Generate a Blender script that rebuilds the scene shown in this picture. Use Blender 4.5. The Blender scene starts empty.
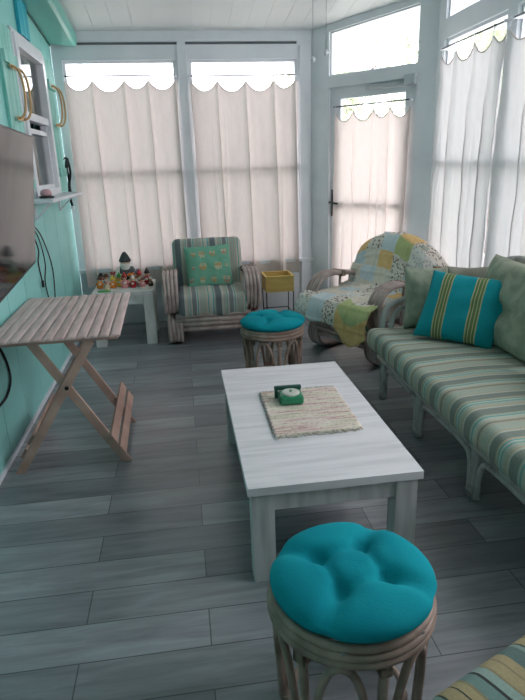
import bpy, bmesh, math, random
from math import sin, cos, pi, exp, hypot, sqrt, radians
from mathutils import Vector, Matrix, noise
C = bpy.context.scene.collection
random.seed(7)

# ------------------------------------------------------------------ helpers
def lin(c):
    return c/12.92 if c <= .04045 else ((c+.055)/1.055)**2.4
def rgb(r, g, b):
    return (lin(r/255), lin(g/255), lin(b/255), 1)

def newmat(name):
    m = bpy.data.materials.new(name); m.use_nodes = True
    nt = m.node_tree; b = nt.nodes['Principled BSDF']
    return m, nt, b
def N(nt, typ, **kw):
    n = nt.nodes.new(typ)
    for k, v in kw.items():
        if k.startswith('i_'): n.inputs[k[2:].replace('_', ' ')].default_value = v
        else: setattr(n, k, v)
    return n
def ramp(nt, stops, interp='LINEAR'):
    r = nt.nodes.new('ShaderNodeValToRGB'); cr = r.color_ramp; cr.interpolation = interp
    while len(cr.elements) > 1: cr.elements.remove(cr.elements[-1])
    cr.elements[0].position = stops[0][0]; cr.elements[0].color = stops[0][1]
    for p, c in stops[1:]:
        e = cr.elements.new(p); e.color = c
    return r
def mapping(nt, scale=(1, 1, 1), coord='Object', rot=(0, 0, 0)):
    tc = nt.nodes.new('ShaderNodeTexCoord'); mp = nt.nodes.new('ShaderNodeMapping')
    mp.inputs['Scale'].default_value = scale; mp.inputs['Rotation'].default_value = rot
    nt.links.new(tc.outputs[coord], mp.inputs['Vector'])
    return mp
def bump(nt, b, src, strength=.2, dist=.01):
    bp = N(nt, 'ShaderNodeBump'); bp.inputs['Strength'].default_value = strength; bp.inputs['Distance'].default_value = dist
    nt.links.new(src, bp.inputs['Height']); nt.links.new(bp.outputs['Normal'], b.inputs['Normal'])

def mat(name, c1, c2=None, rough=.6, scale=(6, 6, 6), detail=5, lo=.35, hi=.65, bmp=0, bscale=None, spec=.4, metal=0):
    """two-tone noise material"""
    m, nt, b = newmat(name)
    b.inputs['Roughness'].default_value = rough; b.inputs['Specular IOR Level'].default_value = spec
    b.inputs['Metallic'].default_value = metal
    if c2 is None:
        c2 = tuple(x*.88 for x in c1[:3])+(1,)
    mp = mapping(nt, scale)
    n = N(nt, 'ShaderNodeTexNoise'); n.inputs['Scale'].default_value = 1; n.inputs['Detail'].default_value = detail
    nt.links.new(mp.outputs[0], n.inputs['Vector'])
    r = ramp(nt, [(lo, c2), (hi, c1)])
    nt.links.new(n.outputs['Fac'], r.inputs['Fac']); nt.links.new(r.outputs['Color'], b.inputs['Base Color'])
    if bmp:
        if bscale:
            mp2 = mapping(nt, bscale); n2 = N(nt, 'ShaderNodeTexNoise'); n2.inputs['Scale'].default_value = 1
            n2.inputs['Detail'].default_value = 3; nt.links.new(mp2.outputs[0], n2.inputs['Vector'])
            bump(nt, b, n2.outputs['Fac'], bmp)
        else:
            bump(nt, b, n.outputs['Fac'], bmp)
    return m

def stripe_mat(name, axis, period, seq, rough=.85, phase=0.0):
    """seq: list of (width, colour) repeated along an object axis"""
    m, nt, b = newmat(name)
    b.inputs['Roughness'].default_value = rough; b.inputs['Specular IOR Level'].default_value = .15
    tc = N(nt, 'ShaderNodeTexCoord'); sp = N(nt, 'ShaderNodeSeparateXYZ')
    nt.links.new(tc.outputs['Object'], sp.inputs[0])
    nz = N(nt, 'ShaderNodeTexNoise'); nz.inputs['Scale'].default_value = 6; nt.links.new(tc.outputs['Object'], nz.inputs['Vector'])
    w = N(nt, 'ShaderNodeMath', operation='MULTIPLY_ADD'); w.inputs[1].default_value = .012
    nt.links.new(nz.outputs['Fac'], w.inputs[0]); nt.links.new(sp.outputs['XYZ'.index(axis)], w.inputs[2])
    ad = N(nt, 'ShaderNodeMath', operation='ADD'); ad.inputs[1].default_value = 50*period+phase
    nt.links.new(w.outputs[0], ad.inputs[0])
    dv = N(nt, 'ShaderNodeMath', operation='DIVIDE'); dv.inputs[1].default_value = period
    nt.links.new(ad.outputs[0], dv.inputs[0])
    fr = N(nt, 'ShaderNodeMath', operation='FRACT'); nt.links.new(dv.outputs[0], fr.inputs[0])
    tot = sum(s[0] for s in seq); p = 0; stops = []
    for wd, c in seq:
        stops.append((p, c)); p += wd/tot
    r = ramp(nt, stops, 'CONSTANT'); nt.links.new(fr.outputs[0], r.inputs['Fac'])
    # weave
    n2 = N(nt, 'ShaderNodeTexNoise'); n2.inputs['Scale'].default_value = 140; nt.links.new(tc.outputs['Object'], n2.inputs['Vector'])
    mx = N(nt, 'ShaderNodeMix', data_type='RGBA', blend_type='MULTIPLY'); mx.inputs['Factor'].default_value = .35
    r2 = ramp(nt, [(.3, (.6, .6, .6, 1)), (.7, (1, 1, 1, 1))]); nt.links.new(n2.outputs['Fac'], r2.inputs['Fac'])
    nt.links.new(r.outputs['Color'], mx.inputs['A']); nt.links.new(r2.outputs['Color'], mx.inputs['B'])
    nt.links.new(mx.outputs['Result'], b.inputs['Base Color'])
    bump(nt, b, n2.outputs['Fac'], .15)
    return m

class MB:
    def __init__(s): s.bm = bmesh.new(); s.mi = 0
    def _mark(s, n0):
        s.bm.faces.ensure_lookup_table()
        for f in s.bm.faces[n0:]: f.material_index = s.mi
    def box(s, x0, x1, y0, y1, z0, z1, bev=0.0, M=None, seg=2):
        n0 = len(s.bm.faces)
        vs = bmesh.ops.create_cube(s.bm, size=1)['verts']
        for v in vs:
            v.co = Vector(((x0+x1)/2+v.co.x*(x1-x0), (y0+y1)/2+v.co.y*(y1-y0), (z0+z1)/2+v.co.z*(z1-z0)))
        if M is not None:
            for v in vs: v.co = M @ v.co
        if bev > 0:
            es = list({e for v in vs for e in v.link_edges})
            bmesh.ops.bevel(s.bm, geom=es, offset=bev, segments=seg, affect='EDGES', profile=.7)
        s.bm.faces.ensure_lookup_table()
        for f in s.bm.faces:
            if f.index < 0: pass
        s.bm.faces.index_update(); s._mark(min(n0, len(s.bm.faces)))
        return s
    def bar(s, a, b, w, t, up=(0, 0, 1), bev=.002):
        """rectangular bar from a to b; w across, t along 'up'"""
        a = Vector(a); b = Vector(b); d = b-a; L = d.length; d.normalize()
        u = Vector(up); sd = d.cross(u).normalized(); u2 = sd.cross(d)
        M = Matrix((( sd.x, d.x, u2.x, a.x), (sd.y, d.y, u2.y, a.y), (sd.z, d.z, u2.z, a.z), (0, 0, 0, 1)))
        return s.box(-w/2, w/2, 0, L, -t/2, t/2, bev, M)
    def tube(s, pts, r, seg=8, closed=False, cap=True):
        pts = [Vector(p) for p in pts]; n = len(pts)
        rr = r if isinstance(r, (list, tuple)) else [r]*n
        tan = []
        for i in range(n):
            if closed: t = pts[(i+1) % n]-pts[i-1]
            else: t = pts[min(i+1, n-1)]-pts[max(i-1, 0)]
            tan.append(t.normalized())
        a = Vector((0, 0, 1)) if abs(tan[0].z) < .9 else Vector((1, 0, 0))
        nrm = (a-tan[0]*a.dot(tan[0])).normalized(); rings = []
        for i in range(n):
            nrm = (nrm-tan[i]*nrm.dot(tan[i])).normalized(); bn = tan[i].cross(nrm)
            rings.append([s.bm.verts.new(pts[i]+(nrm*cos(2*pi*k/seg)+bn*sin(2*pi*k/seg))*rr[i]) for k in range(seg)])
        for i in range(n if closed else n-1):
            A = rings[i]; B = rings[(i+1) % n]
            off = 0
            if closed and i == n-1:
                off = min(range(seg), key=lambda o: (A[0].co-B[o].co).length)
            for k in range(seg):
                f = s.bm.faces.new((A[k], A[(k+1) % seg], B[(k+1+off) % seg], B[(k+off) % seg])); f.smooth = True; f.material_index = s.mi
        if cap and not closed:
            f = s.bm.faces.new(rings[0][::-1]); f.material_index = s.mi
            f = s.bm.faces.new(rings[-1]); f.material_index = s.mi
        return s
    def lathe(s, prof, seg=20, c=(0, 0, 0), sx=1, sy=1, M=None):
        c = Vector(c); rings = []
        for r, z in prof:
            if r < 1e-6:
                p = c+Vector((0, 0, z)); rings.append([s.bm.verts.new(M @ p if M else p)])
            else:
                ring = []
                for k in range(seg):
                    p = c+Vector((r*cos(2*pi*k/seg)*sx, r*sin(2*pi*k/seg)*sy, z)); ring.append(s.bm.verts.new(M @ p if M else p))
                rings.append(ring)
        for A, B in zip(rings, rings[1:]):
            for k in range(seg):
                q = (A[k % len(A)], A[(k+1) % len(A)], B[(k+1) % len(B)], B[k % len(B)])
                q = list(dict.fromkeys(q))
                if len(q) > 2:
                    f = s.bm.faces.new(q); f.smooth = True; f.material_index = s.mi
        for ring, rev in ((rings[0], True), (rings[-1], False)):
            if len(ring) > 1:
                f = s.bm.faces.new(ring[::-1] if rev else ring); f.material_index = s.mi
        return s
    def ball(s, c, r, sx=1, sy=1, sz=1, n=10):
        prof = [(r*sin(pi*i/n), -r*cos(pi*i/n)*sz) for i in range(n+1)]
        prof[0] = (0, -r*sz); prof[-1] = (0, r*sz)
        return s.lathe(prof, 14, c, sx, sy)
    def cushion(s, sx, sy, sz, r, n=14, bulge=0.0, fn=None, M=None, nz=5, mfn=None):
        """soft block centred on the origin"""
        def axis(L, k):
            h = L/2
            out = []
            for i in range(k+1):
                t = -1+2*i/k
                out.append(t*h)
            # denser near the ends
            e = [-h, -h+r*.3, -h+r*.65, -h+r]; inner = [(-h+r)+(2*h-2*r)*i/k for i in range(1, k)]
            return e+inner+[-x for x in e[::-1]]
        X = axis(sx, n); Y = axis(sy, n); Z = axis(sz, nz)
        vmap = {}
        def vert(i, j, k):
            key = (i, j, k)
            if key in vmap: return vmap[key]
            p = Vector((X[i], Y[j], Z[k]))
            q = Vector((max(-sx/2+r, min(sx/2-r, p.x)), max(-sy/2+r, min(sy/2-r, p.y)), max(-sz/2+r, min(sz/2-r, p.z))))
            d = p-q
            if d.length > 1e-9:
                m = max(abs(d.x), abs(d.y), abs(d.z)); d = d.normalized()*m
                p = q+d
            if bulge:
                fx = 1-(2*p.x/sx)**2; fy = 1-(2*p.y/sy)**2
                p.z += (1 if p.z > 0 else -1)*bulge*max(0, fx)*max(0, fy)*min(1, abs(p.z)/(sz/2))
            if fn: p = fn(p)
            if M: p = M @ p
            vmap[key] = s.bm.verts.new(p); return vmap[key]
        nx, ny, nzz = len(X)-1, len(Y)-1, len(Z)-1
        def quad(a, b, c, d, uvp=None):
            f = s.bm.faces.new((a, b, c, d)); f.smooth = True; f.material_index = s.mi
        for i in range(nx):
            for j in range(ny):
                quad(vert(i, j, 0), vert(i, j+1, 0), vert(i+1, j+1, 0), vert(i+1, j, 0))
                quad(vert(i, j, nzz), vert(i+1, j, nzz), vert(i+1, j+1, nzz), vert(i, j+1, nzz))
        for i in range(nx):
            for k in range(nzz):
                quad(vert(i, 0, k), vert(i+1, 0, k), vert(i+1, 0, k+1), vert(i, 0, k+1))
                quad(vert(i, ny, k), vert(i, ny, k+1), vert(i+1, ny, k+1), vert(i+1, ny, k))
        for j in range(ny):
            for k in range(nzz):
                quad(vert(0, j, k), vert(0, j, k+1), vert(0, j+1, k+1), vert(0, j+1, k))
                quad(vert(nx, j, k), vert(nx, j+1, k), vert(nx, j+1, k+1), vert(nx, j, k+1))
        return s
    def build(s, name, mats, parent=None, smooth=None, loc=None, rot=None):
        me = bpy.data.meshes.new(name)
        bmesh.ops.recalc_face_normals(s.bm, faces=s.bm.faces)
        s.bm.to_mesh(me); s.bm.free()
        for m in (mats if isinstance(mats, (list, tuple)) else [mats]): me.materials.append(m)
        if smooth is not None:
            for p in me.polygons: p.use_smooth = smooth
        o = bpy.data.objects.new(name, me); C.objects.link(o)
        if parent: o.parent = parent
        if loc: o.location = loc
        if rot: o.rotation_euler = rot
        return o

def build_parts(m, name, mats, parent):
    """one object per connected piece of the mesh"""
    m.bm.verts.ensure_lookup_table(); seen = set(); out = []
    comps = []
    for v in m.bm.verts:
        if v in seen: continue
        st = [v]; seen.add(v); comp = []
        while st:
            q = st.pop(); comp.append(q)
            for e in q.link_edges:
                o = e.other_vert(q)
                if o not in seen: seen.add(o); st.append(o)
        comps.append(comp)
    for comp in comps:
        b = MB(); mp = {v: b.bm.verts.new(v.co) for v in comp}; fs = {f for v in comp for f in v.link_faces}
        for f in fs:
            g = b.bm.faces.new([mp[v] for v in f.verts]); g.smooth = f.smooth; g.material_index = f.material_index
        out.append(b.build(name, mats, parent))
    m.bm.free()
    return out

def tag(o, label, cat, group=None):
    o['label'] = label; o['category'] = cat
    if group: o['group'] = group
    return o
def struct(o):
    o['kind'] = 'structure'; return o
def thing(name, label, cat, loc=(0, 0, 0), rz=0, group=None):
    o = bpy.data.objects.new(name, None); C.objects.link(o); o.empty_display_size = .1
    o.location = loc; o.rotation_euler = (0, 0, rz)
    return tag(o, label, cat, group)
def sempty(name, loc=(0, 0, 0), rz=0):
    o = bpy.data.objects.new(name, None); C.objects.link(o); o.location = loc; o.rotation_euler = (0, 0, rz)
    o['kind'] = 'structure'; return o
def copy_tree(o, parent=None):
    c = o.copy(); C.objects.link(c); c.parent = parent
    for ch in list(o.children): copy_tree(ch, c)
    return c
def smoothpath(pts, n=6, closed=False):
    """Catmull-Rom through pts"""
    P = [Vector(p) for p in pts]; out = []; m = len(P)
    for i in range(m if closed else m-1):
        p0 = P[(i-1) % m] if (closed or i > 0) else P[0]; p1 = P[i]; p2 = P[(i+1) % m]
        p3 = P[(i+2) % m] if (closed or i+2 < m) else P[-1]
        for k in range(n):
            t = k/n
            out.append(.5*((2*p1)+(p2-p0)*t+(2*p0-5*p1+4*p2-p3)*t*t+(3*p1-p0-3*p2+p3)*t**3))
    if not closed: out.append(P[-1])
    return out

# ------------------------------------------------------------------ materials
WHITE = mat('white_paint', rgb(226, 230, 234), rgb(216, 221, 226), .45, (3, 3, 3))
TRIMW = mat('trim_white', rgb(226, 228, 232), rgb(212, 216, 222), .35, (4, 4, 4))
TEAL = mat('teal_paint', rgb(148, 211, 206), rgb(138, 203, 197), .45, (2, 2, 5))
TEALB = mat('teal_beam_paint', rgb(120, 192, 180), rgb(108, 180, 168), .35, (3, 1, 3))
TURQB = mat('turquoise_board', rgb(45, 165, 185), rgb(90, 190, 195), .6, (14, 14, 3), lo=.4, hi=.6)
SHUT = mat('weathered_teal_shutter', rgb(112, 190, 178), rgb(150, 205, 195), .6, (30, 30, 2.5), lo=.45, hi=.62, bmp=.15)
CEILW = mat('ceiling_white', rgb(226, 228, 228), rgb(214, 217, 218), .5, (1.5, .4, 1))
BAMBOO = None
HOOP = mat('tan_bentwood', rgb(214, 174, 128), rgb(192, 150, 104), .5, (20, 20, 5))
BLACK = mat('black_plastic', rgb(28, 28, 30), rgb(20, 20, 22), .4, (8, 8, 8))
CORD = mat('black_cord', rgb(24, 26, 30), rgb(15, 16, 18), .5, (9, 9, 9))
CORDW = mat('white_cord', rgb(215, 215, 215), rgb(195, 195, 195), .5, (9, 9, 9))
STEEL = mat('grey_metal', rgb(170, 176, 178), rgb(150, 156, 160), .35, (9, 9, 9), metal=.6)
WIRE = mat('wire_metal', rgb(170, 174, 176), rgb(150, 154, 158), .4, (9, 9, 9), metal=.5)
CLOSER = mat('closer_paint', rgb(186, 194, 198), rgb(172, 180, 184), .4, (9, 9, 9))
RATTAN = mat('washed_rattan', rgb(192, 174, 168), rgb(148, 128, 124), .5, (9, 9, 9), lo=.3, hi=.62, bmp=.1, bscale=(40, 40, 40))
RATTAN2 = mat('stool_rattan', rgb(176, 152, 138), rgb(134, 112, 100), .5, (12, 12, 12), lo=.3, hi=.62, bmp=.1, bscale=(40, 40, 40))
RATBIND = mat('rattan_binding', rgb(150, 128, 112), rgb(112, 92, 80), .6, (60, 60, 60))
GRAYRAT = mat('whitewashed_rattan', rgb(178, 180, 176), rgb(128, 130, 126), .5, (14, 14, 14), lo=.28, hi=.5, bmp=.1, bscale=(50, 50, 50))
WASHED = mat('whitewashed_wood', rgb(224, 221, 224), rgb(204, 202, 205), .5, (2.2, 26, 26), lo=.3, hi=.58, bmp=.06)
WASHLEG = mat('whitewashed_leg', rgb(205, 203, 202), rgb(172, 171, 169), .55, (24, 24, 2.4), lo=.3, hi=.58, bmp=.06)
TABW = mat('white_table_paint', rgb(212, 211, 208), rgb(190, 190, 186), .5, (9, 9, 3), lo=.3, hi=.6)
TURQ = mat('turquoise_cotton', rgb(22, 152, 164), rgb(14, 138, 152), .9, (5, 5, 5), bmp=.12, bscale=(160, 160, 160), spec=.1)
BWOOD = mat('raw_pine', rgb(188, 156, 142), rgb(158, 126, 114), .6, (6, 6, 6), lo=.3, hi=.7, bmp=.08, bscale=(60, 60, 8))
SAGE = mat('sage_damask', rgb(164, 168, 150), rgb(144, 152, 134), .85, (14, 14, 14), lo=.42, hi=.58, bmp=.12, bscale=(20, 20, 20), spec=.15)
BEIGE = mat('beige_fabric', rgb(170, 165, 152), rgb(150, 146, 134), .85, (9, 9, 9), bmp=.1, bscale=(90, 90, 90), spec=.15)
YELBOX = mat('yellow_wood', rgb(224, 198, 122), rgb(208, 180, 102), .55, (5, 5, 24))
YELIN = mat('ochre_inside', rgb(190, 140, 80), rgb(170, 118, 62), .7, (9, 9, 9))
GREENP = mat('green_enamel', rgb(44, 132, 96), rgb(36, 116, 84), .3, (9, 9, 9))
GREEND = mat('dark_green_enamel', rgb(46, 88, 76), rgb(38, 76, 66), .35, (9, 9, 9))
DIALW = mat('pale_dial', rgb(205, 208, 196), rgb(184, 190, 178), .3, (20, 20, 20))
DARKV = mat('slot_shade_grey', rgb(120, 126, 128), rgb(108, 114, 117), .8, (5, 5, 5))
DARKROOM = mat('unlit_room_grey', rgb(88, 96, 98), rgb(72, 80, 82), .9, (2, 2, 2))
DARKSLOT = mat('under_seat_dark', rgb(70, 62, 56), rgb(54, 48, 44), .9, (9, 9, 9))

def bamboo_mat():
    m, nt, b = newmat('split_bamboo'); b.inputs['Roughness'].default_value = .5
    mp = mapping(nt, (40, 5, 5)); n = N(nt, 'ShaderNodeTexNoise'); n.inputs['Scale'].default_value = 1; n.inputs['Detail'].default_value = 4
    nt.links.new(mp.outputs[0], n.inputs['Vector'])
    r = ramp(nt, [(.3, rgb(180, 152, 148)), (.65, rgb(214, 190, 186))]); nt.links.new(n.outputs['Fac'], r.inputs['Fac'])
    nt.links.new(r.outputs['Color'], b.inputs['Base Color']); bump(nt, b, n.outputs['Fac'], .1)
    return m
BAMBOO = bamboo_mat()

def floor_mat():
    m, nt, b = newmat('grey_plank_floor'); b.inputs['Roughness'].default_value = .34; b.inputs['Specular IOR Level'].default_value = .8
    mp = mapping(nt, (1, 1, 1))
    br = N(nt, 'ShaderNodeTexBrick'); br.offset = .37; br.offset_frequency = 2
    for k, v in {'Scale': 1, 'Mortar Size': .0022, 'Brick Width': 1.18, 'Row Height': .172, 'Bias': 0}.items(): br.inputs[k].default_value = v
    br.inputs['Color1'].default_value = rgb(114, 117, 122); br.inputs['Color2'].default_value = rgb(156, 159, 164); br.inputs['Mortar'].default_value = rgb(70, 72, 74)
    nt.links.new(mp.outputs[0], br.inputs['Vector'])
    mp2 = mapping(nt, (2.2, 22, 1)); n = N(nt, 'ShaderNodeTexNoise'); n.inputs['Scale'].default_value = 1; n.inputs['Detail'].default_value = 6; n.inputs['Roughness'].default_value = .65
    n.inputs['Distortion'].default_value = .6
    nt.links.new(mp2.outputs[0], n.inputs['Vector'])
    r = ramp(nt, [(.3, (.66, .65, .65, 1)), (.5, (.95, .95, .95, 1)), (.68, (1.2, 1.2, 1.19, 1))]); nt.links.new(n.outputs['Fac'], r.inputs['Fac'])
    mx = N(nt, 'ShaderNodeMix', data_type='RGBA', blend_type='MULTIPLY'); mx.inputs['Factor'].default_value = 1
    nt.links.new(br.outputs['Color'], mx.inputs['A']); nt.links.new(r.outputs['Color'], mx.inputs['B'])
    mp3 = mapping(nt, (1.6, 6, 1)); n3 = N(nt, 'ShaderNodeTexNoise'); n3.inputs['Scale'].default_value = 1; n3.inputs['Detail'].default_value = 4
    nt.links.new(mp3.outputs[0], n3.inputs['Vector'])
    r3 = ramp(nt, [(.36, (.6, .6, .6, 1)), (.5, (1, 1, 1, 1))]); nt.links.new(n3.outputs['Fac'], r3.inputs['Fac'])
    mx2 = N(nt, 'ShaderNodeMix', data_type='RGBA', blend_type='MULTIPLY'); mx2.inputs['Factor'].default_value = .55
    nt.links.new(mx.outputs['Result'], mx2.inputs['A']); nt.links.new(r3.outputs['Color'], mx2.inputs['B'])
    nt.links.new(mx2.outputs['Result'], b.inputs['Base Color'])
    bump(nt, b, br.outputs['Fac'], -.3, .004)
    return m
FLOOR = floor_mat()

def glass_mat():
    m = bpy.data.materials.new('clear_pane'); m.use_nodes = True; nt = m.node_tree; nt.nodes.clear()
    out = N(nt, 'ShaderNodeOutputMaterial'); tr = N(nt, 'ShaderNodeBsdfTransparent'); gl = N(nt, 'ShaderNodeBsdfGlossy')
    tr.inputs['Color'].default_value = (.96, .98, .97, 1); gl.inputs['Roughness'].default_value = .02
    lw = N(nt, 'ShaderNodeLayerWeight'); lw.inputs['Blend'].default_value = .5
    pw = N(nt, 'ShaderNodeMath', operation='POWER'); pw.inputs[1].default_value = 5
    fr = N(nt, 'ShaderNodeMath', operation='MULTIPLY_ADD'); fr.inputs[1].default_value = .93; fr.inputs[2].default_value = .035
    nt.links.new(lw.outputs['Facing'], pw.inputs[0]); nt.links.new(pw.outputs[0], fr.inputs[0])
    mx = N(nt, 'ShaderNodeMixShader')
    nt.links.new(fr.outputs[0], mx.inputs[0]); nt.links.new(tr.outputs[0], mx.inputs[1]); nt.links.new(gl.outputs[0], mx.inputs[2])
    nt.links.new(mx.outputs[0], out.inputs[0]); return m
GLASS = glass_mat()

def curtain_mat(name, col, tl):
    m = bpy.data.materials.new(name); m.use_nodes = True; nt = m.node_tree; nt.nodes.clear()
    out = N(nt, 'ShaderNodeOutputMaterial'); df = N(nt, 'ShaderNodeBsdfDiffuse'); tr = N(nt, 'ShaderNodeBsdfTranslucent')
    mp = mapping(nt, (130, 130, 12)); n = N(nt, 'ShaderNodeTexNoise'); n.inputs['Scale'].default_value = 1; n.inputs['Detail'].default_value = 2
    nt.links.new(mp.outputs[0], n.inputs['Vector'])
    c2 = tuple(x*.95 for x in col[:3])+(1,)
    r = ramp(nt, [(.35, c2), (.65, col)]); nt.links.new(n.outputs['Fac'], r.inputs['Fac'])
    nt.links.new(r.outputs['Color'], df.inputs['Color']); nt.links.new(r.outputs['Color'], tr.inputs['Color'])
    mx = N(nt, 'ShaderNodeMixShader'); mx.inputs[0].default_value = tl
    nt.links.new(df.outputs[0], mx.inputs[1]); nt.links.new(tr.outputs[0], mx.inputs[2]); nt.links.new(mx.outputs[0], out.inputs[0])
    return m
CURT = curtain_mat('canvas_curtain', rgb(220, 209, 204), .15)
CURTD = curtain_mat('door_curtain', rgb(236, 222, 217), .34)
CURTW = curtain_mat('white_curtain', rgb(230, 227, 227), .22)
HEM = curtain_mat('curtain_hem', rgb(206, 198, 192), .3)

def screen_mat():
    m, nt, b = newmat('screen_glass'); b.inputs['Base Color'].default_value = (.012, .012, .013, 1)
    b.inputs['Roughness'].default_value = .07; b.inputs['Specular IOR Level'].default_value = .1
    return m
SCREEN = screen_mat()

# striped upholstery
_g = rgb(128, 136, 136); _s = rgb(168, 174, 164); _t = rgb(104, 172, 170); _b = rgb(198, 186, 170); _d = rgb(114, 122, 126); _l = rgb(188, 194, 186)
SEQ = [(4, _s), (1, _b), (1.2, _t), (1, _b), (2, _l), (1, _t), (1.4, _s), (5, _d), (1, _l), (1, _b), (2.5, _s), (.8, _t), (1.2, _b), (3.5, _g), (1, _l), (1, _t), (1, _b), (1.6, _s)]
STRX = stripe_mat('striped_upholstery', 'X', .33, SEQ, phase=.09)
_g2 = rgb(132, 140, 132); _s2 = rgb(170, 178, 164); _l2 = rgb(184, 190, 176); _b2 = rgb(182, 172, 150); _t = rgb(110, 168, 164)
SEQ2 = [(5, _s2), (1, _b2), (1, _g2), (1, _b2), (2.4, _l2), (1, _t), (1.4, _s2), (5, _g2), (1, _l2), (1.2, _b2), (2.5, _s2), (.8, _t), (1, _l2), (.8, _t), (1.2, _b2), (4.5, _g2), (1, _l2), (1, _b2)]
STRY = stripe_mat('striped_sofa_fabric', 'Y', .36, SEQ2, phase=.12)
_o = rgb(176, 160, 124); _o2 = rgb(150, 138, 110); _k = rgb(70, 72, 70)
SEQ3 = [(2.4, _o), (.3, _k), (1.6, _o), (.5, _o2), (2.4, rgb(120, 146, 140)), (.6, _k), (1.8, rgb(150, 170, 162)), (.5, _o2), (2.2, _o), (.4, _o2), (1.8, _o), (3, rgb(104, 124, 120)), (1, rgb(140, 160, 152)), (.4, _k)]
STRO = stripe_mat('tan_striped_fabric', 'X', .26, SEQ3)
_c = rgb(186, 180, 140); _ol = rgb(104, 128, 84); _tq = rgb(28, 150, 160)
PILS = stripe_mat('turquoise_pillow_fabric', 'X', .44, [(12, _tq), (.8, _c), (1.4, _ol), (.6, _c), (1.6, _ol), (.6, _c), (1.4, _ol), (.8, _c), (14.3, _tq), (.8, _c), (1.4, _ol), (.6, _c), (1.6, _ol), (.6, _c), (1.4, _ol), (.8, _c), (8, _tq)], phase=.22)

# ------------------------------------------------------------------ the room
XL, XR, YB, YF = -1.04, 2.2, 5.93, -2.0
SL = .115
def zc(y): return 2.73+SL*(5.93-y)
DA = Vector((1.49, 5.775, 0)); DD = Vector((.663, -.749, 0)).normalized(); DROT = math.atan2(DD.y, DD.x)

m = MB(); m.box(XL-.1, XR+.15, YF-.1, YB+.15, -.12, 0)
struct(m.build('floor', FLOOR))

# ceiling boards
m = MB(); bw = .17; x = XL-.1
while x < XR+.15:
    v = []
    for (yy, dz) in ((YF-.1, 0), (YB+.15, 0)):
        for xx in (x+.0012, x+bw-.0012):
            for h in (0, .03):
                v.append(m.bm.verts.new((xx, yy, zc(yy)+h)))
    a = v
    for q in ((0, 2, 6, 4), (1, 5, 7, 3), (0, 4, 5, 1), (2, 3, 7, 6), (0, 1, 3, 2), (4, 6, 7, 5)):
        m.bm.faces.new([a[i] for i in q])
    x += bw
q = [m.bm.verts.new((xx, yy, zc(yy)+h)) for h in (.0035, .12) for (xx, yy) in ((XL-.1, YF-.1), (XR+.15, YF-.1), (XR+.15, YB+.15), (XL-.1, YB+.15))]
for f in ((0, 1, 2, 3), (4, 7, 6, 5), (0, 4, 5, 1), (1, 5, 6, 2), (2, 6, 7, 3), (3, 7, 4, 0)): m.bm.faces.new([q[i] for i in f])
struct(m.build('ceiling', CEILW))

# left wall: teal boards with a window opening
WY0, WY1, WZ0, WZ1 = 4.50, 5.36, 1.37, 2.42
m = MB()
edges = []; y = 3.07-.41*13
while y < YB+.5: edges.append(y); y += .41
for a, b in zip(edges, edges[1:]):
    a = max(a, YF); b = min(b, YB)
    if b-a < .02: continue
    cuts = [a]+[c for c in (WY0, WY1) if a < c < b]+[b]
    for c0, c1 in zip(cuts, cuts[1:]):
        g0 = .003 if c0 == a else 0; g1 = .003 if c1 == b else 0
        mid = (c0+c1)/2
        if WY0 < mid < WY1:
            m.box(XL-.1, XL, c0+g0, c1-g1, 0, WZ0); m.box(XL-.1, XL, c0+g0, c1-g1, WZ1, zc(c1)+.1)
        else:
            m.box(XL-.1, XL, c0+g0, c1-g1, 0, zc(c1)+.1)
m.box(XL-.12, XL-.01, YF, WY0, 0, zc(WY0)); m.box(XL-.12, XL-.01, WY1, YB, 0, zc(WY1)-.02)
m.box(XL-.12, XL-.01, WY0, WY1, 0, WZ0); m.box(XL-.12, XL-.01, WY0, WY1, WZ1, zc(WY1))
struct(m.build('wall_left', TEAL))
m = MB(); m.box(XL, XL+.014, YF, YB-.005, 0, .03, .004); struct(m.build('baseboard_left', WHITE))

# boxed teal beam along the top of the left wall
m = MB()
prof = [(0, -.115), (.05, -.125), (.215, -.145), (.24, -.135), (.25, -.11), (.25, -.045), (.235, -.02), (.21, .0), (0, .0)]
ys = [YF, 0, 3, 5.86]
rings = [[m.bm.verts.new((XL+px, yy, zc(yy)-.003+pz)) for px, pz in prof] for yy in ys]
for A, B in zip(rings, rings[1:]):
    for k in range(len(prof)):
        m.bm.faces.new((A[k], A[(k+1) % len(prof)], B[(k+1) % len(prof)], B[k]))
m.bm.faces.new(rings[0]); m.bm.faces.new(rings[-1][::-1])
struct(m.build('trim_1', TEALB))
m = MB(); m.tube([(XL+.006, yy, zc(yy)-.125) for yy in (YF, 0, 3, 5.9)], .007, 6); struct(m.build('trim_2', mat('dark_seam', rgb(60, 110, 104), rgb(50, 96, 92), .7, (8, 8, 8))))

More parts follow.
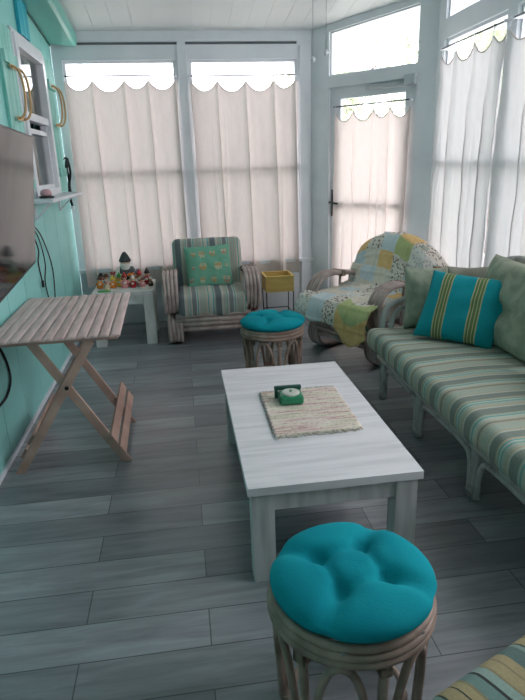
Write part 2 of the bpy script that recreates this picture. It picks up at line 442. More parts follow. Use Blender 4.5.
def window(name, loc, rz, w, z0, z1, mid=None, z1r=None, fr=.022, sill=False):
    """window in a local frame: x along the wall, -y into the room; z1r = height of the right end of a sloping head"""
    r = sempty(name, loc, rz); z1r = z1 if z1r is None else z1r
    m = MB()
    def hz(x): return z1+(z1r-z1)*x/w
    def prism(x0, x1, zb0, zb1, zt0, zt1, y0, y1):
        v = [m.bm.verts.new(p) for p in ((x0, y0, zb0), (x1, y0, zb1), (x1, y0, zt1), (x0, y0, zt0), (x0, y1, zb0), (x1, y1, zb1), (x1, y1, zt1), (x0, y1, zt0))]
        for f in ((0, 1, 2, 3), (5, 4, 7, 6), (4, 0, 3, 7), (1, 5, 6, 2), (3, 2, 6, 7), (4, 5, 1, 0)): m.bm.faces.new([v[i] for i in f])
    prism(-.005, fr, z0-.005, z0-.005, hz(0)+.005, hz(fr), .025, .085)
    prism(w-fr, w+.005, z0-.005, z0-.005, hz(w-fr), hz(w)+.005, .025, .085)
    prism(fr, w-fr, z0-.005, z0-.005, z0+fr, z0+fr, .025, .085)
    prism(fr, w-fr, hz(fr)-fr, hz(w-fr)-fr, hz(fr), hz(w-fr), .025, .085)
    m.build('window_frame', TRIMW, r)
    if mid:
        m = MB(); m.box(fr, w-fr, -.004, .05, mid-.027, mid+.027, .003); m.build('meeting_rail', TRIMW, r)
    m = MB(); prism(fr, w-fr, z0+fr, z0+fr, hz(fr)-fr, hz(w-fr)-fr, .056, .060)
    m.build('pane', GLASS, r)
    return r

# back wall
GZ0, GZ1 = .60, 2.49
m = MB()
X1, X2, X3, X4, X5 = -.955, .062, .192, 1.217, 1.36
m.box(XL, X5+.05, YB, YB+.1, 0, GZ0)                          # knee wall
m.box(XL, X1, YB, YB+.1, GZ0, GZ1); m.box(X2, X3, YB, YB+.1, GZ0, GZ1); m.box(X4, X5+.05, YB, YB+.1, GZ0, GZ1)
m.box(XL, X5+.05, YB, YB+.1, GZ1, 2.615)
m.box(XL, -.83, YB, YB+.1, 2.615, 2.64); m.box(.09, .165, YB, YB+.1, 2.615, 2.64); m.box(1.215, X5+.05, YB, YB+.1, 2.615, 2.64)
m.box(XL, X5+.05, YB, YB+.1, 2.64, 2.76)
m.box(X2+.02, X3-.02, YB-.02, YB, 0, 2.6, .004)               # pilaster strips
m.box(X4+.02, X5-.03, YB-.02, YB, 0, 2.6, .004)
struct(m.build('wall_back', WHITE))
m = MB(); m.box(-.84, 1.22, YB+.03, YB+.09, 2.605, 2.65); struct(m.build('trim_3', DARKV))  # grey backing, its colour paints in the shade of the header slot
window('window_1', (X1, YB, 0), 0, X2-X1, GZ0, GZ1, 1.5)
window('window_2', (X3, YB, 0), 0, X4-X3, GZ0, GZ1, 1.5)
m = MB(); m.box(XL, X5, YB-.035, YB, GZ0-.045, GZ0-.01, .004); struct(m.build('trim_4', WHITE))

# diagonal wall with the door
dw = sempty('wall_diagonal', DA, DROT)
m = MB()
def sloped(x0, x1, zb, y0=0, y1=.1, drop=-.03):
    def top(x): return zc((DA+DD*x).y)-drop
    v = [m.bm.verts.new(p) for p in ((x0, y0, zb), (x1, y0, zb), (x1, y0, top(x1)), (x0, y0, top(x0)), (x0, y1, zb), (x1, y1, zb), (x1, y1, top(x1)), (x0, y1, top(x0)))]
    for f in ((0, 1, 2, 3), (5, 4, 7, 6), (4, 0, 3, 7), (1, 5, 6, 2), (3, 2, 6, 7), (4, 5, 1, 0)): m.bm.faces.new([v[i] for i in f])
sloped(-.215, -.0, 0); sloped(.9, 1.1, 0)
m.box(0, .9, 0, .1, 2.21, 2.31)
TT0, TT1 = 2.685, 2.765
# header above the transom
v = [m.bm.verts.new(p) for p in ((0, 0, TT0), (.9, 0, TT1), (.9, 0, 3.0), (0, 0, 2.9), (0, .1, TT0), (.9, .1, TT1), (.9, .1, 3.0), (0, .1, 2.9))]
for f in ((0, 1, 2, 3), (5, 4, 7, 6), (4, 0, 3, 7), (1, 5, 6, 2), (3, 2, 6, 7), (4, 5, 1, 0)): m.bm.faces.new([v[i] for i in f])
m.build('wall_panel', WHITE, dw)
window('window_4', DA, DROT, .9, 2.31, TT0, None, TT1, fr=.012)
dr = sempty('door_1', DA, DROT)
m = MB()
for (a, b, c, d) in ((.0, .115, .012, 2.212), (.785, .9, .012, 2.212), (.115, .785, .012, .28), (.115, .785, 2.105, 2.212)):
    m.box(a, b, .03, .075, c, d, .003)
m.build('door_panel', WHITE, dr)
m = MB(); m.box(.115, .785, .05, .055, .28, 2.105); m.build('pane', GLASS, dr)
m = MB(); m.box(.11, .79, .0, .03, 1.115, 1.16, .003); m.build('cross_bar', STEEL, dr)
m = MB(); m.box(.02, .05, .022, .032, 1.02, 1.28, .002); m.tube(smoothpath([(.035, .03, 1.16), (.035, -.03, 1.16), (.05, -.045, 1.158), (.14, -.05, 1.15)], 5), .009, 8)
m.build('door_handle', mat('dark_handle', rgb(70, 74, 78), rgb(56, 60, 64), .4, (9, 9, 9), metal=.6), dr)
m = MB(); m.tube([(.42, .01, 2.17), (.84, .01, 2.17)], .022, 14); m.tube([(.40, .01, 2.17), (.42, .01, 2.17)], .016, 12)
m.build('door_closer', CLOSER, dr)
m = MB(); m.box(.80, .90, -.045, .0, 2.155, 2.235, .004); m.build('closer_bracket', CLOSER, dr)

# right wall
RW = [(4.848, 3.92), (3.80, 2.87), (2.75, 1.82), (1.70, .77)]  # last two are unseen, left uncurtained to brighten the room
RZ0, RZ1, RT0 = .60, 2.45, 2.59
m = MB()
m.box(XR, XR+.1, YF, DA.y+DD.y*1.06, 0, RZ0)
prev = DA.y+DD.y*1.06
for (a, b) in RW+[(YF, YF)]:
    yy0, yy1 = a, prev
    v = [m.bm.verts.new(p) for p in ((XR, yy0, RZ0), (XR, yy1, RZ0), (XR, yy1, zc(yy1)+.05), (XR, yy0, zc(yy0)+.05), (XR+.1, yy0, RZ0), (XR+.1, yy1, RZ0), (XR+.1, yy1, zc(yy1)+.05), (XR+.1, yy0, zc(yy0)+.05))]
    for f in ((0, 1, 2, 3), (5, 4, 7, 6), (4, 0, 3, 7), (1, 5, 6, 2), (3, 2, 6, 7), (4, 5, 1, 0)): m.bm.faces.new([v[i] for i in f])
    if a == b: break
    m.box(XR, XR+.1, b, a, RZ1, RT0)
    ta, tb = zc(a)-.07, zc(b)-.07
    v = [m.bm.verts.new(p) for p in ((XR, b, tb), (XR, a, ta), (XR, a, zc(a)+.05), (XR, b, zc(b)+.05), (XR+.1, b, tb), (XR+.1, a, ta), (XR+.1, a, zc(a)+.05), (XR+.1, b, zc(b)+.05))]
    for f in ((0, 1, 2, 3), (5, 4, 7, 6), (4, 0, 3, 7), (1, 5, 6, 2), (3, 2, 6, 7), (4, 5, 1, 0)): m.bm.faces.new([v[i] for i in f])
    prev = b
struct(m.build('wall_right', WHITE))
k = 5
for (a, b) in RW:
    window('window_%d' % k, (XR, a, 0), -pi/2, a-b, RZ0, RZ1, 1.5); k += 1
    window('window_%d' % k, (XR, a, 0), -pi/2, a-b, RT0, zc(a)-.07, None, zc(b)-.07, fr=.015); k += 1
m = MB()
for (a, b) in RW: m.box(XR-.03, XR, b-.03, a+.03, RZ0-.04, RZ0-.008, .004)
struct(m.build('trim_5', WHITE))

# wall behind the camera
m = MB()
m.box(XL-.1, XR+.1, YF-.1, YF, 0, zc(YF)+.05)
struct(m.build('wall_front', WHITE))

# window of the house in the teal wall
w3 = sempty('window_3', (XL, WY0, 0), 0)
W = WY1-WY0
m = MB()
for (a, b, c, d) in ((-.02, .055, WZ0-.02, WZ1+.02), (W-.055, W+.02, WZ0-.02, WZ1+.02), (.055, W-.055, WZ1-.055, WZ1+.02), (.055, W-.055, WZ0-.02, WZ0+.04)):
    m.box(-.03, .035, a, b, c, d, .004)
for (a, b, c, d) in ((-.05, -.02, WZ0-.02, WZ1+.04), (W+.02, W+.05, WZ0-.02, WZ1+.04), (-.05, W+.05, WZ1+.02, WZ1+.05)):
    m.box(0, .02, a, b, c, d, .004)
m.build('window_frame', TRIMW, w3)
m = MB(); m.box(-.05, .02, .05, W-.05, 1.90, 1.955, .004); m.box(-.05, .0, .05, W-.05, 1.815, 1.85, .004); m.build('meeting_rail', TRIMW, w3)
m = MB(); m.box(-.05, 0, .05, .085, WZ0+.03, 1.9, .003); m.box(-.05, 0, W-.085, W-.05, WZ0+.03, 1.9, .003); m.box(-.05, 0, .085, W-.085, WZ0+.03, WZ0+.07, .003)
m.build('lower_sash', TRIMW, w3)
m = MB(); m.box(-.02, -.016, .055, W-.055, 1.95, WZ1-.055); m.box(-.04, -.036, .085, W-.085, WZ0+.07, 1.82); m.build('pane', GLASS, w3)
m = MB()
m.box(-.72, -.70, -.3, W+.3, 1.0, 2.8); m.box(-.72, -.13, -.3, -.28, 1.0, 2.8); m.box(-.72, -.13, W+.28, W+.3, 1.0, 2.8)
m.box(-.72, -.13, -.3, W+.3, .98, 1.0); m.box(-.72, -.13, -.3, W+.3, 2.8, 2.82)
m.build('room_beyond', DARKROOM, w3)  # shallow box coloured dark to stand in for the unlit house interior

# shelf under that window
sh = thing('window_shelf', 'white shelf board under the white window on the teal wall', 'shelf', (XL, 4.95, 1.335))
m = MB(); m.box(0.001, .185, -.72, .58, 0, .025, .005); m.build('shelf_board', TRIMW, sh)
for yy in (-.5, .4):
    m = MB(); m.box(.001, .015, yy-.012, yy+.012, -.13, 0, .002); m.box(.001, .13, yy-.012, yy+.012, -.015, 0, .002)
    m.bar((.012, yy, -.12), (.12, yy, -.012), .014, .012); m.build('bracket', TRIMW, sh)
tr = thing('trinket', 'small pink trinket with a dark base on the window shelf', 'ornament', (-.935, 4.42, 1.36))
m = MB(); m.lathe([(0, 0), (.05, 0), (.055, .012), (.035, .018), (0, .018)], 18); m.build('base', BLACK, tr)
m = MB(); m.lathe([(0, .018), (.035, .018), (.042, .03), (.036, .05), (.018, .062), (0, .064)], 18); m.build('shell', mat('pink_glaze', rgb(205, 160, 165), rgb(190, 140, 148), .35, (20, 20, 20)), tr)

# shutters and hoops
def shutter(y0, y1, z0, z1, label):
    t = thing('shutter', label, 'shutter', (XL, (y0+y1)/2, z0), 0, 'teal shutters either side of the window')
    h = (y1-y0)/2; H = z1-z0
    n = 3
    for i in range(n):
        a = -h+2*h*i/n; m = MB(); m.box(.001, .024, a+.002, a+2*h/n-.002, 0, H, .003); m.build('board', SHUT, t)
    for zz in (.16, H-.2):
        m = MB(); m.box(.024, .044, -h+.01, h-.01, zz-.035, zz+.035, .003); m.build('batten', SHUT, t)
    return t
shutter(4.10, 4.42, 1.30, 2.44, 'weathered teal board shutter on the camera side of the white window, above the television')
shutter(5.43, 5.72, 1.37, 2.44, 'weathered teal board shutter between the white window and the curtained back corner')
def hoop(yc, z1, label):
    t = thing('bentwood_hoop', label, 'hoop', (XL+.044, yc, z1), 0, 'tan hoops on the shutters')
    for dy in (-.07, .07):
        m = MB(); P = []
        for i in range(17):
            a = pi*i/16
            P.append((.004+.062*sin(a)**.8, dy+.01*sin(3*a), -.155+.155*cos(a)))
        m.tube(P, .008, 8); m.build('bow', HOOP, t)
    for z0_ in (-.012, -.322):
        m = MB(); m.box(.0005, .006, -.09, .09, z0_, z0_+.024, .002); m.build('mounting_strip', HOOP, t)
hoop(4.27, 2.19, 'tan bentwood double hoop on the shutter above the television')
hoop(5.575, 2.23, 'tan bentwood double hoop on the shutter by the back corner')

bd = MB(); bd.box(0.001, .028, -.14, .14, 0, .5, .006)
bd = bd.build('wall_board', TURQB, None, None, (XL, 4.87, 2.475)); tag(bd, 'turquoise painted board hanging above the white window on the teal wall', 'board')

# hanging strap by the corner
st = thing('hanging_strap', 'black strap with a white tip hanging from a hook beside the back corner', 'strap', (XL+.002, 5.80, 1.20))
m = MB(); m.tube(smoothpath([(.01, 0, .44), (.03, .01, .46), (.045, .01, .43)], 4), .006, 6); m.build('hook', BLACK, st)
m = MB(); m.tube(smoothpath([(.04, .0, .45), (.03, -.02, .36), (.03, .03, .27), (.03, -.01, .2), (.025, .0, .1), (.03, .03, .02)], 6), [.016]*6+[.012]*25, 8); m.build('strap', CORD, st)
m = MB(); m.tube(smoothpath([(.045, .0, .44), (.05, .035, .33), (.035, .0, .22), (.04, -.02, .15)], 6), .01, 8); m.build('strap', CORD, st)
m = MB(); m.box(.015, .045, .01, .05, -.01, .02, .004); m.build('tip', TRIMW, st)['label'] = 'white tip'

# ------------------------------------------------------------------ curtains
def curtain(loc, rz, peaks, zp, droop, zb, label, group, mtl, zw, seed, x0=None, x1=None, amp=.042):
    """peaks: x of the hanging points in the wall's frame"""
    rnd = random.Random(seed)
    t = thing('curtain', label, 'curtain', loc, rz, group)
    a = peaks[0] if x0 is None else x0; b = peaks[-1] if x1 is None else x1
    nu = int((b-a)/.006); nv = 46
    drift = [rnd.uniform(-.03, .03) for _ in peaks]; wd = [rnd.uniform(.02, .03) for _ in peaks]; am = [rnd.uniform(.8, 1.2) for _ in peaks]
    ph = [rnd.uniform(0, 6) for _ in range(6)]
    def zt(x):
        if x <= peaks[0] or x >= peaks[-1]: return zp-.01
        for p, q in zip(peaks, peaks[1:]):
            if p <= x <= q:
                s = (x-p)/(q-p); return zp-droop*(q-p)/.26*(1-abs(2*s-1)**2.1)
    # a few loose folds between the hanging points
    minor = [(rnd.uniform(a+.04, b-.04), rnd.uniform(.008, .016), rnd.uniform(.35, .75), rnd.uniform(-.04, .04), rnd.uniform(.1, .5)) for _ in range(5)]
    m = MB(); rows = []
    for j in range(nv+1):
        v = j/nv; row = []
        for i in range(nu+1):
            x = a+(b-a)*i/nu; top = zt(x); z = top+(zb+.008*sin(9*x+ph[0])-top)*v
            y = -.0; sx = 0
            for k, p in enumerate(peaks):
                d = x-(p+drift[k]*v); w = wd[k]*(.6+1.0*v**.6)
                y -= amp*am[k]*exp(-(d/w)**2)*(.45+.55*min(1, v*3))
                sx += 1.3*d*exp(-(d/w)**2)*min(1, v*3)
            for (px, w, am_, dr_, v0) in minor:
                d = x-(px+dr_*v); e_ = exp(-(d/(w*(.7+.9*v)))**2)*max(0, min(1, (v-v0)*2.5))
                y -= amp*am_*e_; sx += .9*d*e_
            y -= (.004*sin(31*x+ph[1]+2*v)+.0015*sin(57*x+ph[2]-v)+.005*sin(17*x+ph[3]+3*v))*min(1, .2+v*2)
            # swag creases just under the scallop
            y += .012*noise.noise(Vector((x*9, z*5, seed)))
            row.append(m.bm.verts.new((x-sx, y, z)))
        rows.append(row)
    for j in range(nv):
        for i in range(nu):
            f = m.bm.faces.new((rows[j][i], rows[j][i+1], rows[j+1][i+1], rows[j+1][i])); f.smooth = True
    m.build('panel', mtl, t)
    m = MB(); m.tube([r.co for r in []] or [(a+(b-a)*i/nu, -.004 + (0), zt(a+(b-a)*i/nu)-.004) for i in range(nu+1)], .0045, 5)
    m.build('hem', HEM, t)
    for p in peaks:
        m = MB(); c = (p, -.004, zw-.006)
        m.tube([(p+.0, -.004+.012*cos(q*pi/4), zw-.002+.012*sin(q*pi/4)) for q in range(8)], .0025, 5, closed=True)
        m.tube([(p, -.004, zw-.013), (p, -.006, zp-.004)], .003, 5); m.build('hook', TRIMW, t)
    return t
RODM = mat('rod_metal', rgb(84, 88, 92), rgb(70, 74, 78), .5, (9, 9, 9))
def rod(loc, rz, x0, x1, z0, z1, label):
    t = thing('curtain_rod', label, 'curtain rod', loc, rz, 'thin curtain rods across the windows')
    m = MB(); m.tube([(x0, -.004, z0), (x1, -.004, z1)], .006, 6); m.build('rod', RODM, t)
    for x, z in ((x0, z0), (x1, z1)):
        m = MB(); m.box(x-.008, x+.008, -.012, .075, z-.01, z+.01, .002); m.build('bracket', TRIMW, t)
YC = YB-.03
curtain((0, YC, 0), 0, [-.945, -.703, -.416, -.197, .055], 2.317, .088, .42, 'cream canvas scalloped curtain in the left back window, behind the figurines', 'cream curtains at the back', CURT, 2.356, 3, -.95, .07)
curtain((0, YC, 0), 0, [.196, .442, .713, .981, 1.188], 2.30, .09, .44, 'cream canvas scalloped curtain in the right back window, behind the striped armchair', 'cream curtains at the back', CURT, 2.343, 5, .185, 1.215)
rod((0, YC, 0), 0, -.956, .058, 2.356, 2.356, 'thin curtain rod across the left back window')
rod((0, YC, 0), 0, .19, 1.2, 2.345, 2.345, 'thin curtain rod across the right back window')
DL = DA+Vector((-.749, -.663, 0))*.02
curtain(DL, DROT, [.095, .29, .50, .67, .868], 1.985, .11, .30, 'pink-tinted cream curtain hanging on the glazed door', 'scalloped curtain on the door', CURTD, 2.03, 8, .09, .875, .03)
rod(DL, DROT, .06, .86, 2.035, 2.035, 'thin curtain rod on the glazed door')
XC = XR-.03
def rcurt(y0, pk, label, seed):
    return curtain((XC, 0, 0), -pi/2, [-p for p in pk], 2.315, .075, .42, label, 'white curtains along the sofa wall', CURTW, 2.372, seed, amp=.04)
rcurt(0, [4.80, 4.56, 4.27, 4.01, 3.83], 'white scalloped curtain in the corner window behind the quilted armchair', 11)
rcurt(0, [3.815, 3.53, 3.30, 3.06, 2.85], 'white scalloped curtain cut by the right edge of the photo, behind the sofa', 12)
for (a, b), l in zip(RW[:2], ('corner window behind the quilted armchair', 'window behind the sofa cushions', 'window behind the near half of the sofa', 'window nearest the striped ottoman')):
    rod((XC, 0, 0), -pi/2, -a+.02, -b+.04, 2.372, 2.372, 'thin curtain rod across the '+l)

# ceiling pull cords
def pull(x, y, zb, label):
    t = thing('pull_cord', label, 'pull cord', (x, y, zb), 0, 'ceiling pull cords')
    top = zc(y)-zb
    m = MB(); m.tube([(0, 0, .02), (.001, 0, top-.004)], 0.0022, 6); m.build('cord', WIRE, t)
    m = MB(); m.lathe([(0, -.02), (.014, -.012), (.019, .002), (.013, .016), (.004, .026), (0, .026)], 12); m.build('knob', TRIMW, t)
    m = MB(); m.lathe([(0, top-.012), (.02, top-.01), (.02, top+.002), (0, top+.002)], 12); m.build('ceiling_cap', TRIMW, t)
pull(1.065, 4.6, 2.268, 'pull cord with a round white knob, left one of the ceiling pair')
pull(1.139, 4.5, 2.297, 'pull cord with a small white knob, right one of the ceiling pair')

# ------------------------------------------------------------------ rattan armchairs
def armchair(label, loc, rz):
    t = thing('rattan_armchair', label, 'armchair', loc, rz, 'striped rattan armchairs')
    for sgn in (-1, 1):
        arm = MB(); foot = MB()
        for k in range(4):
            o = (k-1.5)*.034
            x = sgn*.365+o
            P = smoothpath([(x, .76, .50), (x, .62, .565), (x, .40, .615), (x, .20, .635), (x, .07, .60), (x, .005, .51), (x, .0, .41), (x, .05, .325), (x, .16, .285), (x, .34, .285), (x, .56, .29), (x, .70, .30)], 5)
            arm.tube(P, .0185, 8)
            x2 = sgn*.345+o
            P = smoothpath([(x2, .30, .26), (x2, .14, .262), (x2, .04, .235), (x2, .0, .15), (x2, .03, .06), (x2, .12, .02), (x2, .30, .0185), (x2, .52, .0185), (x2, .66, .03), (x2, .73, .12), (x2, .74, .26)], 5)
            foot.tube(P, .0185, 8)
        a = arm.build('arm', RATTAN, t)
        b = MB()
        for (yy, zz, hh) in ((.32, .285, .04), (.30, .625, .04)):
            b.box(sgn*.365-.074, sgn*.365+.074, yy-.02, yy+.02, zz-.025, zz+.025, .006)
        build_parts(b, 'binding', RATBIND, a)
        foot.build('foot_loop', RATTAN, t)
        s = MB()
        for yy in (.30, .42, .54): s.tube([(sgn*.365, yy, .29), (sgn*.365, yy+.02, .60)], .011, 7)
        build_parts(s, 'side_spindle', RATTAN, t)
    m = MB()
    for k in range(4): m.tube([(-.335, .015, .15+k*.042), (.335, .015, .15+k*.042)], .021, 10)
    m.build('front_rail', RATTAN, t)
    m = MB()
    for k in range(3): m.tube([(-.30, .70, .17+k*.042), (.30, .70, .17+k*.042)], .019, 8)
    for sgn in (-1, 1): m.tube([(sgn*.30, .015, .285), (sgn*.30, .72, .27)], .019, 8)
    for yy in (.14, .26, .38, .50, .62): m.tube([(-.30, yy, .29), (.30, yy, .28)], .012, 6)
    m.build('seat_frame', RATTAN, t)
    m = MB()
    P = smoothpath([(-.29, .62, .28), (-.29, .68, .52), (-.28, .74, .74), (-.22, .75, .80), (0, .76, .815), (.22, .75, .80), (.28, .74, .74), (.29, .68, .52), (.29, .62, .28)], 4); m.tube(P, .019, 8)
    for xx in (-.18, -.06, .06, .18): m.tube([(xx, .63, .29), (xx, .75, .80)], .012, 6)
    m.build('back_frame', RATTAN, t)
    m = MB()
    def f1(p):
        p.z += .012*noise.noise(Vector((p.x*7, p.y*7, 2)))
        if p.y < -.22: p.z -= .05*max(0, -p.z/.08)*(1+.2*sin(p.x*11)); p.y -= .012*sin(p.x*23)*max(0, -p.z/.1)
        return p
    m.cushion(.625, .62, .155, .045, 12, .02, f1, Matrix.Translation((0, .29, .39)))
    m.build('seat_cushion', STRX, t)
    m = MB()
    def f2(p):
        p.y += .02*(1-(p.x/.33)**2)*-1 if False else 0
        p.z += .014*noise.noise(Vector((p.x*6, p.y*6, 5)))
        return p
    Mb = Matrix.Translation((0, .565, .63)) @ Matrix.Rotation(radians(72), 4, 'X')
    m.cushion(.66, .52, .15, .055, 12, .02, f2, Mb)
    m.build('back_cushion', STRX, t)
    return t
chair = armchair('washed rattan armchair with striped cushions and a green pillow before the back curtains', (.235, 4.985, 0), 0)
chair2 = copy_tree(chair); chair2.location = (1.235, 4.36, 0); chair2.rotation_euler = (0, 0, radians(-63))
chair2['label'] = 'washed rattan armchair covered by the patchwork quilt, angled in front of the glazed door'

# ------------------------------------------------------------------ pillows
def pillow(name, label, cat, w, h, t, mats, M, face_fn=None, n=36, wob=.012, seed=1, fn=None, group=None):
    m = MB(); front = []; back = []
    for side, S in ((1, front), (-1, back)):
        for j in range(n+1):
            row = []
            for i in range(n+1):
                u = -1+2*i/n; v = -1+2*j/n
                px = u*w/2*(1-.05*(1-v*v)); pz = v*h/2*(1-.05*(1-u*u))
                th = t/2*(max(0, (1-u**4)*(1-v**4)))**.55
                p = Vector((px, 0, pz)); p.y = -side*(th+wob*noise.noise(Vector((u*2.3, v*2.3, seed)))*(1-u*u)*(1-v*v))
                if fn: p = fn(p, u, v, side)
                if side == -1 and (i in (0, n) or j in (0, n)): row.append(front[j][i])
                else: row.append(m.bm.verts.new(p))
            S.append(row)
    for side, S in ((1, front), (-1, back)):
        for j in range(n):
            for i in range(n):
                q = (S[j][i], S[j][i+1], S[j+1][i+1], S[j+1][i])
                f = m.bm.faces.new(q if side == 1 else q[::-1]); f.smooth = True
                f.material_index = face_fn((i+.5)/n, (j+.5)/n) if (face_fn and side == 1) else 0
    o = m.build(name, mats)
    o.matrix_world = M
    tag(o, label, cat, group); return o
def pose(loc, yaw, lean, roll=0):
    """pillow standing: local -y is its face; yaw turns it, lean tips the top back"""
    return Matrix.Translation(loc) @ Matrix.Rotation(yaw, 4, 'Z') @ Matrix.Rotation(-lean, 4, 'X') @ Matrix.Rotation(roll, 4, 'Y')

# green pillow printed with small owl-like motifs
GP = mat('green_print', rgb(124, 180, 156), rgb(112, 170, 146), .85, (20, 20, 20), spec=.15)
MOT = [mat('print_orange', rgb(196, 150, 90), None, .85), mat('print_cream', rgb(206, 196, 164), None, .85), mat('print_pink', rgb(186, 132, 120), None, .85), mat('print_brown', rgb(130, 104, 80), None, .85)]
motifs = [(.17, .80, .052, 1), (.36, .79, .075, 2), (.60, .80, .07, 1), (.86, .82, .07, 3), (.36, .50, .085, 1), (.70, .49, .085, 2), (.14, .48, .04, 3), (.32, .18, .06, 2), (.58, .17, .065, 1), (.86, .16, .085, 3), (.08, .2, .05, 3), (.90, .5, .04, 2)]
def gface(u, v):
    for (a, b, r, k) in motifs:
        dx = (u-a)/r; dy = (v-b)/(r*1.15)
        d = dx*dx+dy*dy
        if d < 1:
            for ex in (-.5, .5):
                if abs(hypot(dx-ex, dy-.35)-.28) < .12: return 2 if k != 2 else 1
            if noise.noise(Vector((u*31, v*31, 3))) > .12: return 0
            if abs(dx) < .2 and dy > .1: return 0
            return k
    return 0
gp = pillow('throw_pillow', 'green printed throw pillow with orange and cream motifs on the striped armchair', 'pillow', .43, .40, .13, [GP]+MOT, pose((.235, 5.355, .645), radians(2), radians(17), radians(-2)), gface, 72, seed=3)

# ------------------------------------------------------------------ patchwork quilt on the angled armchair
def flor(name, base, spot):
    m, nt, b = newmat(name); b.inputs['Roughness'].default_value = .9; b.inputs['Specular IOR Level'].default_value = .1
    mp = mapping(nt, (40, 40, 40)); v = N(nt, 'ShaderNodeTexVoronoi'); v.inputs['Scale'].default_value = 1; nt.links.new(mp.outputs[0], v.inputs['Vector'])
    r = ramp(nt, [(.0, spot), (.30, spot), (.46, base)]); nt.links.new(v.outputs['Distance'], r.inputs['Fac'])
    nt.links.new(r.outputs['Color'], b.inputs['Base Color']); return m
QM = [flor('patch_floral_brown', rgb(226, 220, 210), rgb(140, 124, 116)), mat('patch_pale_blue', rgb(216, 224, 228), rgb(206, 218, 222), .9, (30, 30, 30)),
      mat('patch_yellow', rgb(240, 204, 146), rgb(232, 192, 128), .9, (30, 30, 30)), mat('patch_lime', rgb(194, 202, 146), rgb(184, 194, 134), .9, (30, 30, 30)),
      flor('patch_floral_grey', rgb(228, 226, 220), rgb(194, 196, 190)), mat('patch_cream', rgb(234, 226, 214), rgb(224, 214, 200), .9, (30, 30, 30))]
qt = MB()
# section line in the chair's own frame (y, z): behind the back, over the top, down the back cushion, over the seat, down the front
sec = [(.80, .62), (.80, .76), (.79, .86), (.725, .922), (.63, .944), (.558, .912), (.52, .81), (.485, .69), (.445, .57), (.405, .515), (.33, .50), (.20, .497), (.06, .495), (-.04, .488), (-.10, .465), (-.135, .40), (-.14, .32), (-.14, .24), (-.138, .15)]
path = smoothpath([(0, a, b) for a, b in sec], 10)
L = [0]
for a, b in zip(path, path[1:]): L.append(L[-1]+(b-a).length)
tot = L[-1]
def at(s):
    s = max(0, min(tot, s))
    for i in range(len(L)-1):
        if L[i+1] >= s:
            f = (s-L[i])/max(1e-9, L[i+1]-L[i]); return path[i].lerp(path[i+1], f), (path[i+1]-path[i]).normalized()
    return path[-1], (path[-1]-path[-2]).normalized()
PAT = [[4, 1, 0, 5, 2], [1, 4, 2, 0, 4], [4, 1, 0, 2, 0], [2, 0, 1, 3, 4], [1, 5, 2, 0, 4], [5, 1, 5, 0, 1], [4, 5, 0, 1, 2], [5, 1, 0, 5, 4], [5, 5, 4, 5, 0], [0, 1, 0, 3, 3], [4, 1, 0, 2, 2]]
n_u, n_v = 84, 150; cell = .161; wid = .88
grid = []
for j in range(n_v+1):
    row = []
    for i in range(n_u+1):
        u = -wid/2+wid*i/n_u
        # the quilt lies askew: its front edge drops furthest towards the sofa side
        tip = exp(-((u-.25)/.16)**2)
        end = tot-.19+.17*tip-.03*sin(u*9)
        start = .02+.03*sin(u*7+1)
        s = start+(end-start)*j/n_v
        p, tg = at(s); nrm = Vector((0, tg.z, -tg.y)); nrm = -nrm if nrm.dot(Vector((0, -.6, .8))) < 0 else nrm
        x = u
        # past the cushion's side the cloth turns down / back
        onback = s < 1.05
        lim = .365 if onback else (.315 if s < tot-.44 else .40)
        over = max(0, abs(u)-lim)
        if over > 0:
            x = math.copysign(lim+over*.45, u)
            if onback: p = p+Vector((0, over*.75, 0))
            else: p = p+Vector((0, 0, -over*.2)) if s < tot-.42 else p+Vector((0, over*.3, -over*.2))
        # narrower rounded top of the draped back
        if s < .75: p = p+Vector((0, 0, -.20*(abs(u)/.4)**2.4*(1-abs(s-.36)/.75)))
        cu = (u+wid/2)/cell; cv = s/cell
        e = min(abs(cu-round(cu)), abs(cv-round(cv)))
        hgt = .012+.010*exp(-(e/.06)**2)*(.6+.8*random.random())+.012*noise.noise(Vector((u*8, s*8, 4)))
        q = Vector((x, p.y, p.z))+nrm*hgt
        if i in (0, n_u) or j in (0, n_v): q += Vector((random.uniform(-.006, .006), random.uniform(-.004, .004), random.uniform(-.008, .004)))
        row.append(qt.bm.verts.new(q))
    grid.append(row)
for j in range(n_v):
    for i in range(n_u):
        u = wid*(i+.5)/n_u; s = tot*(j+.5)/n_v
        f = qt.bm.faces.new((grid[j][i], grid[j+1][i], grid[j+1][i+1], grid[j][i+1])); f.smooth = True
        f.material_index = PAT[min(10, int(s/cell))][max(0, min(4, int((u-.04)/cell)))]
qo = qt.build('patchwork_quilt', QM, None, None, chair2.location, chair2.rotation_euler)
sd = qo.modifiers.new('thickness', 'SOLIDIFY'); sd.thickness = .012; sd.offset = -.3
tag(qo, 'patchwork quilt of floral, pale blue, yellow and lime squares draped over the angled armchair', 'quilt')

